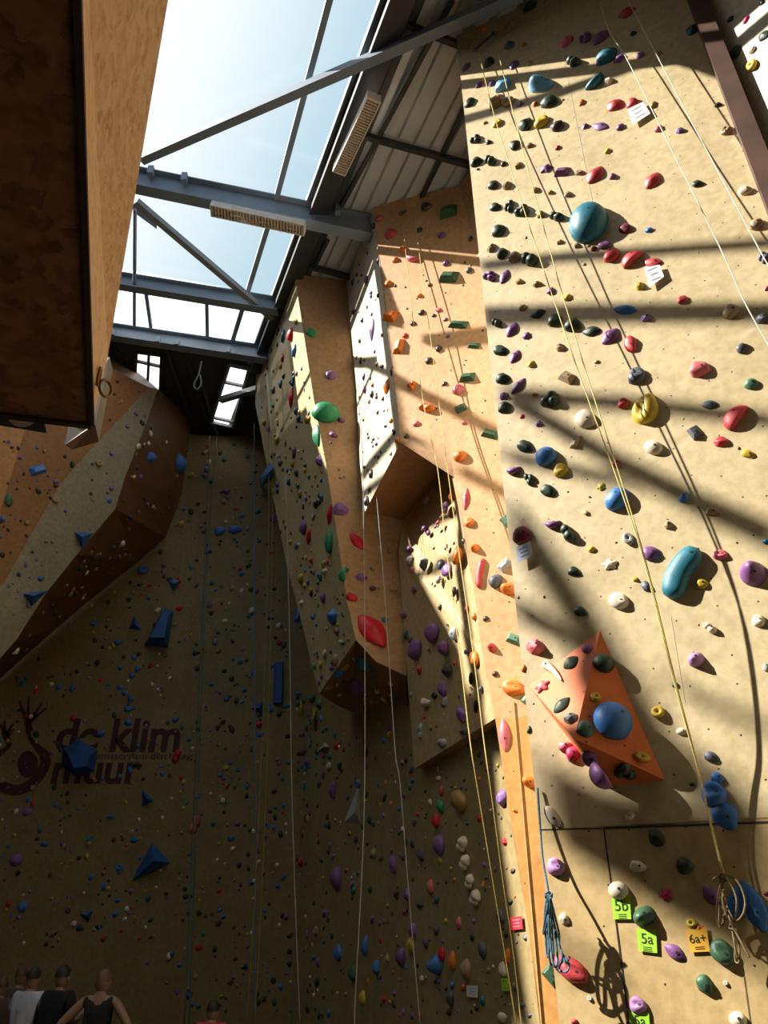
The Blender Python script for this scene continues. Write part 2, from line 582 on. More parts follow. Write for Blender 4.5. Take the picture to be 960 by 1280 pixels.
poly_faces(bm, [[Vector((SHX, 16.3, 0)), Vector((8.6, 16.3, 0)), Vector((8.6, 16.3, 14)), Vector((SHX, 16.3, 15))]])
struct(bm_obj('wall_far_shell', bm, m_shell))

# ================================================================== roof
E0 = on_roof(481, 0); E1 = on_roof(321, 432)
EA = (E1 - E0); EAz = EA.z / EA.y


def edge_at(Y):
    k = (Y - E0.y) / (E1.y - E0.y)
    return E0 + EA * k


def rz(x, y, dz=0.0):
    return Vector((x, y, roof_z(x) + dz))


def m_corr():
    m, N, L, b = new_mat('corrugated_metal')
    tc = N.new('ShaderNodeTexCoord')
    nz = N.new('ShaderNodeTexNoise'); nz.inputs['Scale'].default_value = 2.5; nz.inputs['Detail'].default_value = 4
    L.new(tc.outputs['Object'], nz.inputs['Vector'])
    cr = N.new('ShaderNodeValToRGB')
    cr.color_ramp.elements[0].color = (0.50, 0.53, 0.55, 1); cr.color_ramp.elements[1].color = (0.72, 0.75, 0.76, 1)
    L.new(nz.outputs['Fac'], cr.inputs['Fac']); L.new(cr.outputs['Color'], b.inputs['Base Color'])
    b.inputs['Metallic'].default_value = 0.0; b.inputs['Roughness'].default_value = 0.42
    return m


def corr_sheet(name, e_a, e_b, q0, q1, mat, period=0.23, depth=0.07, lift=0.05):
    """trapezoid sheet: ribs run from e_a to e_b, sheet spreads to the right"""
    bm = bmesh.new()
    d = Vector((e_b.x - e_a.x, e_b.y - e_a.y, 0)).normalized()
    Bv = Vector((d.y, -d.x, 0))
    prof = []
    q = q0
    while q < q1:
        for f, z in ((0, 0), (.42, 0), (.5, 1), (.7, 1), (.78, 0)):
            prof.append((q + f * period, z * depth))
        q += period
    row = []
    for qq, z in prof:
        a = Vector((e_a.x, e_a.y, 0)) + Bv * qq; b = Vector((e_b.x, e_b.y, 0)) + Bv * qq
        row.append((bm.verts.new((a.x, a.y, roof_z(a.x) + lift + z)), bm.verts.new((b.x, b.y, roof_z(b.x) + lift + z))))
    for i in range(len(row) - 1):
        bm.faces.new((row[i][0], row[i + 1][0], row[i + 1][1], row[i][1]))
    return struct(bm_obj(name, bm, mat))


MC = m_corr()
corr_sheet('ceiling', edge_at(1.0), edge_at(15.8), 0.0, 8.4, MC)
m_darkroof = plain('dark_cladding', (0.06, 0.06, 0.056), 0.75)
# dark rear roof with two roof lights left open (glazed)
bm = bmesh.new()
YA, YB = 12.4, 16.4


def rect_roof(x0, x1, y0, y1, dz=0.04):
    return [rz(x0, y0, dz), rz(x1, y0, dz), rz(x1, y1, dz), rz(x0, y1, dz)]


def roofq(pxs):
    return [on_roof(*q) for q in pxs]


L1 = roofq(((171, 439), (202, 443), (200, 492), (169, 478)))
L2 = roofq(((287, 455), (311, 460), (291, 533), (264, 527)))
xl, xr = SHX, -1.0
xmid = (L1[1].x + L2[0].x) / 2


def around(q, xa, xb):
    c = [rz(xa, YA, .0), rz(xb, YA, .0), rz(xb, YB, .0), rz(xa, YB, .0)]
    return [[c[k], c[(k + 1) % 4], q[(k + 1) % 4], q[k]] for k in range(4)]


poly_faces(bm, around(L1, xl, xmid) + around(L2, xmid, xr))
struct(bm_obj('ceiling_rear', bm, m_darkroof))
bm = bmesh.new()
poly_faces(bm, [rect_roof(-16.2, 9, -8, 1.2, .35)])
struct(bm_obj('ceiling_front', bm, m_shell))
bm = bmesh.new()  # unseen sheet added to block the sun, outline fitted to the lit edges
poly_faces(bm, [[rz(-5.9, 10.3, .2), rz(-5.9, 12.75, .2), rz(-16.2, 12.75, .2), rz(-16.2, 7.7, .2), rz(-10.9, 8.3, .2), rz(-9.2, 9.3, .2), rz(-7.3, 10.0, .2)]])
struct(bm_obj('sun_shade_left', bm, m_shell))
bm = bmesh.new()  # unseen sheet added to keep the sun off the hanging ropes
poly_faces(bm, [[rz(-13.4, 6.2, .24), rz(-13.4, 7.3, .24), rz(-16.2, 7.3, .24), rz(-16.2, 6.2, .24)]])
struct(bm_obj('sun_shade_left_end', bm, m_shell))
# ribs of the dark cladding
bm = bmesh.new()
x = xl + .3
while x < xr:
    segs = [(YA, 15.45)]
    for q in (L1, L2):
        xs_ = [p.x for p in q]
        if min(xs_) - .06 < x < max(xs_) + .06:
            segs = []
    for (ya, yb) in segs:
        add_bar(bm, rz(x, ya, -.04), rz(x, yb, -.04), .07, .06)
    x += .42
struct(bm_obj('trim_2', bm, m_darkroof))


def glass_mat(name, tint, mix, glow=None):
    m, N, L, b = new_mat(name)
    out = N['Material Output']
    tr = N.new('ShaderNodeBsdfTransparent'); tr.inputs['Color'].default_value = (*tint, 1)
    nz = N.new('ShaderNodeTexNoise'); nz.inputs['Scale'].default_value = 3
    if glow is None:
        g = N.new('ShaderNodeBsdfGlossy'); g.inputs['Roughness'].default_value = 0.08
    else:
        g = N.new('ShaderNodeBsdfTranslucent'); g.inputs['Color'].default_value = (*glow, 1)
    mx = N.new('ShaderNodeMixShader'); mx.inputs[0].default_value = mix
    L.new(tr.outputs[0], mx.inputs[1]); L.new(g.outputs[0], mx.inputs[2]); L.new(mx.outputs[0], out.inputs['Surface'])
    return m


m_glass = glass_mat('skylight_glass', (0.97, 0.985, 1.0), 0.03)
m_opal = glass_mat('opal_panel', (0.80, 0.84, 0.88), 0.93, (0.9, 0.93, 0.95))
nwin = 0


def window(polys, mat):
    global nwin
    nwin += 1
    bm = bmesh.new()
    poly_faces(bm, polys)
    return struct(bm_obj('window_%d' % nwin, bm, mat))


def left_x(y):
    return -16 if y < 8.0 else SHX


nb0 = on_roof(170, 213); nb1 = on_roof(462, 273)
fb0 = on_roof(150, 343); fb1 = on_roof(337, 373)
gb0 = on_roof(143, 407); gb1 = on_roof(326, 434)
NY = (nb0.y + nb1.y) / 2
FY1 = (fb0.y + fb1.y) / 2
FY2 = 12.75
LIFT = 0.16


def gl(y0, y1, x0a, x0b):
    a = edge_at(y0); b = edge_at(y1)
    return [rz(x0a, y0, LIFT), rz(a.x + .02, y0, LIFT), rz(b.x + .02, y1, LIFT), rz(x0b, y1, LIFT)]


window([gl(1.2, 7.4, -16, -16), gl(7.4, NY, -16, -16)], m_glass)
window([gl(NY, FY1, -16, -16)], m_glass)
window([gl(FY1 + .05, FY2, SHX, SHX)], m_opal)
window([[p + Vector((0, 0, .03)) for p in L1]], m_opal)
window([[p + Vector((0, 0, .03)) for p in L2]], m_opal)

m_steel = plain('painted_steel', (0.22, 0.265, 0.33), 0.5, var=0.1, scale=2)
m_steel_d = plain('dark_steel', (0.040, 0.042, 0.046), 0.5, var=0.2, scale=2)
m_steel_l = plain('grey_steel', (0.24, 0.25, 0.26), 0.5, var=0.1)


def extend(a, b, ka, kb):
    d = (b - a)
    return a - d * ka, b + d * kb


bm = bmesh.new()
a, b = extend(nb0, nb1, 1.9, 0.03)
add_ibeam(bm, a, b, 0.46, 0.2)
# cleats on the beam
for k in (0.075, 0.22, 0.87):
    p = nb0.lerp(nb1, k) - Vector((0, .1, .07))
    add_box(bm, p, Vector((1, 0, 0)), Vector((0, 1, 0)), Vector((0, 0, 1)), .045, .05, .09)
near_beam = tag(bm_obj('roof_beam', bm, m_steel), 'blue-grey steel I-beam crossing the skylight, carrying a long light fitting', 'beam', 'steel roof beams')
bm = bmesh.new()
a, b = extend(fb0, fb1, 2.0, 0.06)
add_ibeam(bm, a, b, 0.34, 0.18)
tag(bm_obj('roof_beam', bm, m_steel), 'grey steel beam above the strip of pale panes at far end of skylight', 'beam', 'steel roof beams')
bm = bmesh.new()
a, b = extend(gb0, gb1, 2.0, 0.06)
add_ibeam(bm, a, b, 0.36, 0.2)
for k in (0.02, .33, .46, .8):
    p = gb0.lerp(gb1, k) - Vector((0, .1, .32))
    add_box(bm, p, Vector((1, 0, 0)), Vector((0, 1, 0)), Vector((0, 0, 1)), .045, .06, .07)
tag(bm_obj('roof_beam', bm, m_steel), 'grey steel beam below the strip of pale panes, against the dark rear roof', 'beam', 'steel roof beams')
# dark purlin along the edge of the skylight
bm = bmesh.new()
side = Vector((EA.y, -EA.x, 0)).normalized()
a, b = edge_at(1.2), edge_at(12.7)
add_bar(bm, a + side * .17 + Vector((0, 0, -.10)), b + side * .17 + Vector((0, 0, -.10)), .30, .22)
add_bar(bm, a + side * .40 + Vector((0, 0, -.05)), b + side * .40 + Vector((0, 0, -.05)), .10, .10)
tag(bm_obj('roof_purlin', bm, m_steel_d), 'dark steel girder running along the right edge of the skylight', 'beam')
bm = bmesh.new()
add_bar(bm, a - side * .03 + Vector((0, 0, .06)), b - side * .03 + Vector((0, 0, .06)), .06, .14)
struct(bm_obj('trim_3', bm, m_steel_l))
# glazing bar
bm = bmesh.new()
g0 = on_roof(412, 0); g1 = on_roof(345, 250); g2 = on_roof(324, 330); g3 = on_roof(289, 432)
d = (g1 - g0).normalized()
add_bar(bm, g0 - d * 4 + Vector((0, 0, .03)), g1 + Vector((0, 0, .03)), .085, .12)
add_bar(bm, g1 + Vector((0, 0, .03)), g3 + Vector((0, 0, .03)), .085, .12)
tag(bm_obj('glazing_bar', bm, m_steel), 'grey glazing bar running lengthwise down the middle of the skylight', 'bar')
# rods and braces
bm = bmesh.new()
add_tube(bm, [on_roof(168.5, 262, .2), on_roof(168, 406, .2)], .035, 8)
tag(bm_obj('tie_rod', bm, m_steel), 'thin steel tie rod between two roof beams, beside the wooden box', 'rod')
bm = bmesh.new()
a = on_roof(178, 199, .22); b = on_roof(652, -8, .22)
add_bar(bm, a, b, .13, .13)
tag(bm_obj('diagonal_brace', bm, m_steel), 'long diagonal steel tube brace reaching up right to the sunlit wall top', 'brace', 'diagonal braces under the skylight')
bm = bmesh.new()
a = on_roof(170, 252, .22); b = on_roof(341, 398, .22)
add_bar(bm, a, b, .11, .11)
tag(bm_obj('diagonal_brace', bm, m_steel_l), 'shorter diagonal steel tube brace running down right to the back tower', 'brace', 'diagonal braces under the skylight')
# mullions of the pale strip
for q0, q1 in (((187, 378), (187, 405)), ((262, 390), (258, 418))):
    bm = bmesh.new()
    add_bar(bm, on_roof(*q0) + Vector((0, -.3, .02)), on_roof(*q1) + Vector((0, .1, .02)), .07, .08)
    struct(bm_obj('trim_4' if q0[0] < 200 else 'trim_5', bm, m_steel))
# purlins under the corrugated roof
for i, (q0, q1, lab) in enumerate((((448, 168), (590, 207), 'dark purlin crossing the corrugated roof just above the orange tower'),
                                   ((505, 30), (600, 66), 'dark purlin crossing the corrugated roof near the long diagonal brace'),
                                   ((386, 333), (440, 347), 'short dark purlin under the small patch of corrugated roof above the back tower'))):
    bm = bmesh.new()
    p0, p1 = on_roof(*q0, .06), on_roof(*q1, .06)
    add_bar(bm, p0, p1 + (p1 - p0) * .3, .07, .1)
    tag(bm_obj('roof_purlin', bm, m_steel_d), lab, 'beam', 'purlins under the metal roof')
# darker lap joints of the corrugated sheets
bm = bmesh.new()
for q0, q1 in (((427, 258), (566, 0)), ((395, 330), (410, 300)), ((520, 262), (600, 95))):
    add_bar(bm, on_roof(*q0, .02), on_roof(*q1, .02), .06, .05)
struct(bm_obj('trim_6', bm, m_steel_d))
# window bars of the rear roof lights
def bars(q, crosswise, lengthwise, name, mat):
    b_ = bmesh.new()
    dz = Vector((0, 0, -.03))
    for f in crosswise:
        add_bar(b_, q[0].lerp(q[3], f) + dz, q[1].lerp(q[2], f) + dz, .06, .06)
    for f in lengthwise:
        add_bar(b_, q[0].lerp(q[1], f) + dz, q[3].lerp(q[2], f) + dz, .06, .06)
    return b_


struct(bm_obj('trim_7', bars(L1, (0, .27, 1), (0, .5, 1), '', None), m_steel_d))
bm = bars(L2, (0, .27, .9, 1), (0, 1), '', None)
add_bar(bm, on_roof(276, 500, .25), on_roof(322, 486, .25), .12, .12)
struct(bm_obj('trim_8', bm, m_steel_l))
# small cord loop hanging from the rear beam
bm = bmesh.new()
c0 = at(252, 452, 12.3)
add_tube(bm, smooth_path([c0, c0 + Vector((-.02, 0, -.35)), c0 + Vector((-.08, 0, -.62)), c0 + Vector((.0, 0, -.75)),
                          c0 + Vector((.06, 0, -.6)), c0 + Vector((.01, 0, -.36))]), .018, 6)
tag(bm_obj('cord_loop', bm, plain('pale_cord', (.10, .09, .07))), 'small cord loop hanging from the rear roof beam in the dark', 'cord')

# ---- light fittings
m_lampw = plain('lamp_white', (0.85, 0.78, 0.70), 0.5)
m_lampg = plain('lamp_louvre', (0.62, 0.52, 0.42), 0.5, var=.3, scale=60)


def light_fitting(p0, p1, w, h, label, updir):
    root = empty('light_fitting', (p0 + p1) / 2, label, 'light fitting')
    d = (p1 - p0).normalized()
    s = d.cross(updir).normalized(); u = s.cross(d)
    if u.z < 0:
        u = -u
    ln = (p1 - p0).length
    c = (p0 + p1) / 2
    b_ = bmesh.new()
    add_box(b_, c + u * h * .32, d, s, u, ln / 2, w / 2, h * .18)
    for sg in (-1, 1):
        add_box(b_, c + s * sg * w * .47 - u * h * .12, d, s, u, ln / 2, w * .03, h * .28)
        add_box(b_, c + d * sg * ln * .497 - u * h * .12, d, s, u, ln * .004, w * .47, h * .28)
    part('housing', b_, m_lampw, root)
    b_ = bmesh.new()
    n = 30
    for i in range(n):
        add_box(b_, c + d * (ln * (-.48 + .96 * i / (n - 1))) - u * h * .2, d, s, u, .006, w * .43, h * .16)
    part('louvre', b_, m_lampg, root)
    b_ = bmesh.new()
    for sg in (-.22, .22):
        add_tube(b_, [c - d * ln * .47 + s * sg * w + u * h * .02, c + d * ln * .47 + s * sg * w + u * h * .02], .018, 8)
    part('tube', b_, m_lampw, root)
    return root


light_fitting(at(264, 261, 8.15), at(381, 286, 8.3), .22, .13, 'long louvred light fitting hanging under the blue-grey skylight beam', Vector((0, 0, 1)))
light_fitting(on_roof(468, 121, .45), on_roof(424, 214, .45), .20, .16, 'white long light fitting along the skylight girder, beside corrugated roof', Vector((0, 0, 1)))

# ================================================================== the wooden box overhead at the left
m_osb_d = osb_mat('osb_shaded', (0.075, 0.026, 0.008), (0.15, 0.055, 0.017), (0.22, 0.088, 0.03), (3, 3, 3))  # same strand board, shade of the faces out of light put into colour
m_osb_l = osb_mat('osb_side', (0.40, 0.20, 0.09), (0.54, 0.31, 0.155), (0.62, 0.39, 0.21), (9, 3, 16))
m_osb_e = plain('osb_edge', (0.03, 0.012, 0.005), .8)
zb = at(115, 531, 3.0).z
near_l = CAM + ray(97, 0) * ((zb - 1.6) / ray(97, 0).z)
far_l = at(115, 531, 3.0)
far_u = at(135, 443, 3.0)
near_u = at(210, 0, near_l.y + .21)
d = (far_l - near_l); du = (far_u - near_u)
nl = near_l - d * .5; nu = near_u - du * .5
far_left = at(-60, 512, 3.0); far_left.z = zb
wv = Vector((-1.9, -.15, 0))
root = empty('wooden_box', far_l, 'large overhead wooden box of strand board with dark underside, upper left', 'wooden box')
bm = bmesh.new()
rr_ = ray(-40, 512)
fl2 = CAM + rr_ * ((zb - 1.6) / rr_.z)
fl2 = far_l + (fl2 - far_l) * 3
nl2 = nl + (fl2 - far_l)
poly_faces(bm, [[nl, far_l, fl2, nl2]])
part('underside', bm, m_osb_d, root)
bm = bmesh.new()
poly_faces(bm, [[nl, nu, far_u, far_l]])
part('side_panel', bm, m_osb_l, root)
bm = bmesh.new()
fu2 = Vector((fl2.x, fl2.y, far_u.z)); nu2 = Vector((nl2.x, nl2.y, nu.z))
poly_faces(bm, [[far_l, far_u, fu2, fl2]])
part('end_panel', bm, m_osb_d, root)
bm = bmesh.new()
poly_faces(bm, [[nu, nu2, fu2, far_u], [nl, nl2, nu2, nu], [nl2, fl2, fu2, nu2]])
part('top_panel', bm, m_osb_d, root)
bm = bmesh.new()
add_bar(bm, nl + Vector((.0, 0, .0)), far_l + Vector((.0, 0, .0)), .022, .022)
add_bar(bm, far_l, fl2, .03, .035)
part('edge_strip', bm, m_osb_e, root)
for hx, hy in ((nl2.x * .4 + nl.x * .6 - .2, .95), (nl2.x * .6 + nl.x * .4 - .6, .95)):
    bm = bmesh.new()
    add_tube(bm, [Vector((hx, hy, far_u.z - .01)), Vector((hx, hy, roof_z(hx) + .3))], .025, 8)
    part('hanger_rod', bm, m_steel_d, root)
# two metal rings on the side
m_ring = plain('bronze_ring', (0.16, 0.08, 0.02), .4, metal=.6)
sn = d.cross(Vector((0, 0, 1))).normalized()
if sn.x < 0:
    sn = -sn
for k, (px, py, lab) in enumerate(((121, 470, 'upper of two bronze rings on the wooden box side'), (129, 485, 'lower bronze ring hanging free off the wooden box side'))):
    c = at(px, py, 2.80 + .06 * k) + sn * .01
    bm = bmesh.new()
    pts = []
    ax1 = Vector((0, 0, 1)); ax2 = (d.normalized() if k == 0 else (sn * .75 + d.normalized() * .66)).normalized()
    for i in range(20):
        an = 2 * math.pi * i / 20
        pts.append(c + ax1 * math.cos(an) * .045 + ax2 * math.sin(an) * .034)
    add_tube(bm, pts, .0075, 8, closed=True)
    tag(bm_obj('metal_ring', bm, m_ring, smooth=True), lab, 'ring', 'rings on the wooden box')
# white-edged panel box just beyond
m_wp = plain('white_panel', (0.24, 0.23, 0.20), .7)
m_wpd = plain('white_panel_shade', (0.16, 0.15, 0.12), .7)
m_bp = plain('brown_panel', (0.09, 0.035, 0.015), .7)
root = empty('panel_box', at(122, 550, 3.3), 'small white-sided box with brown base just beyond the wooden box', 'box')
wA = at(137, 446, 3.03); wB = at(141, 462, 3.12); wC = at(123.5, 552, 3.12); wD = at(119, 530, 3.03)
wE = at(81, 556, 3.02); wF = at(90, 562, 3.10); wG = at(86, 530, 3.04); wH = at(119, 528, 3.05)
bm = bmesh.new(); poly_faces(bm, [[wA, wB, wC, wD]]); part('side_panel', bm, m_wpd, root)
bm = bmesh.new(); poly_faces(bm, [[wD, wC, wF, wE]]); part('base_panel', bm, m_bp, root)
bm = bmesh.new(); poly_faces(bm, [[wE, wG, wH, wD], [wG, wA, wD], [wG, at(120, 450, 3.05), wA]]); part('white_panel', bm, m_wp, root)
# dark sign board with a pale ring, hanging behind the box
root = empty('sign_board', at(30, 528, 3.6), 'dark hanging board with part of a pale ring, under the wooden box end', 'sign')
s1, s2, s3, s4 = at(-6, 505, 3.6), at(52, 512, 3.6), at(58.5, 541.5, 3.6), at(-6, 531, 3.6)
bm = bmesh.new(); poly_faces(bm, [[s1, s2, s3, s4]]); part('board', bm, plain('sign_dark', (.03, .026, .022), .6), root)
bm = bmesh.new()
pts_o = [at(28 + 19 * math.cos(t), 519 + 15 * math.sin(t), 3.59) for t in [math.pi * 2 * i / 24 for i in range(24)]]
pts_i = [at(28 + 11 * math.cos(t), 518 + 8 * math.sin(t), 3.59) for t in [math.pi * 2 * i / 24 for i in range(24)]]
vo_ = [bm.verts.new(p) for p in pts_o]; vi_ = [bm.verts.new(p) for p in pts_i]
for i in range(24):
    bm.faces.new((vo_[i], vo_[(i + 1) % 24], vi_[(i + 1) % 24], vi_[i]))
part('ring_emblem', bm, plain('sign_cream', (.42, .33, .2), .6), root)
# ================================================================== added plates at roof height, shaped to cast shadow bands on the walls
SUNV = Vector((-1.0, 0.004, 0.875)).normalized()


def up_to_roof(p, lift):
    q = Vector((0, 0, 12.1 + lift))
    return p + SUNV * ((q - p).dot(ROOF_N) / SUNV.dot(ROOF_N))


def shade_plate(name, pts, lift=0.3, th=0.03):
    P = [up_to_roof(p, lift) for p in pts]
    bm = bmesh.new()
    lo = [bm.verts.new(p) for p in P]
    hi = [bm.verts.new(p + Vector((0, 0, th))) for p in P]
    n = len(P)
    f1 = bm.faces.new(lo); f2 = bm.faces.new(hi)
    for i in range(n):
        bm.faces.new((lo[i], lo[(i + 1) % n], hi[(i + 1) % n], hi[i]))
    if n > 4:
        bmesh.ops.triangulate(bm, faces=[f1, f2])
    return struct(bm_obj(name, bm, m_steel))


def band(F, pts, wd):
    n = len(pts)
    if not isinstance(wd, (list, tuple)):
        wd = [wd] * n
    nrm_ = []
    for i in range(n):
        a = pts[max(i - 1, 0)]; b = pts[min(i + 1, n - 1)]
        dx, dy = b[0] - a[0], b[1] - a[1]
        l = math.hypot(dx, dy)
        nrm_.append((-dy / l, dx / l))
    up = [F(p[0] + q[0] * w / 2, p[1] + q[1] * w / 2) for p, q, w in zip(pts, nrm_, wd)]
    dn = [F(p[0] - q[0] * w / 2, p[1] - q[1] * w / 2) for p, q, w in zip(pts, nrm_, wd)]
    return up + dn[::-1]


shade_plate('shade_bar_11', band(M, [(575, 152), (700, 117), (835, 69)], 9))
shade_plate('shade_bar_12', band(M, [(600, 334), (702, 323), (768, 319), (985, 304)], 12))
shade_plate('shade_bar_13', band(M, [(600, 397), (780, 393), (985, 392)], 24))
shade_plate('shade_bar_14', band(M, [(628, 495), (827, 510), (985, 530)], [20, 17, 18]))
shade_plate('shade_bar_15', band(M, [(640, 502), (770, 578), (860, 625), (985, 682)], [18, 22, 28, 34]), lift=.36)
shade_plate('shade_bar_16', band(M, [(632, 571), (700, 586), (790, 607)], 14), lift=.42)
shade_plate('shade_panel_1', [M(*q) for q in ((638, 618), (668, 655), (735, 748), (795, 840), (880, 975), (845, 985), (800, 930), (745, 870), (708, 790), (638, 672))])
shade_plate('shade_panel_2', [M(*q) for q in ((670, 948), (745, 983), (838, 990), (868, 1010), (888, 938), (985, 1055), (985, 1238), (860, 1166), (765, 1106), (684, 1050))])
shade_plate('shade_bar_17', band(M, [(842, 858), (905, 890), (985, 922)], 13))
shade_plate('shade_bar_18', band(M, [(640, 755), (690, 790), (730, 812)], [26, 22, 12]), lift=.4)
shade_plate('shade_bar_19', band(M, [(668, 1168), (760, 1225), (800, 1250)], [16, 14, 10]), lift=.4)
shade_plate('shade_panel_3', [M(*q) for q in ((652, 4), (652, 71), (700, 50), (760, 47), (800, 68), (860, 86), (905, 102), (930, 110), (905, 10), (700, 0))], lift=.1)
shade_plate('shade_bar_20', band(O, [(495, 478), (560, 510), (630, 547)], 13))
shade_plate('shade_bar_21', band(O, [(572, 588), (645, 624)], 13))
WN = (W0 - tl).cross(A - tl).normalized()


def Wp(px, py):
    return on_plane(px, py, tl, WN)


LNn = (Lb - l5).cross(Bp - l5).normalized()


def Lp(px, py):
    return on_plane(px, py, l5, LNn)


shade_plate('shade_bar_22', band(Wp, [(446, 450), (493, 471)], 9))
shade_plate('shade_bar_23', band(Wp, [(455, 600), (502, 535)], 10))
shade_plate('shade_bar_24', band(Lp, [(505, 682), (590, 640)], 10))
shade_plate('shade_bar_25', band(Lp, [(520, 738), (600, 700)], 8))
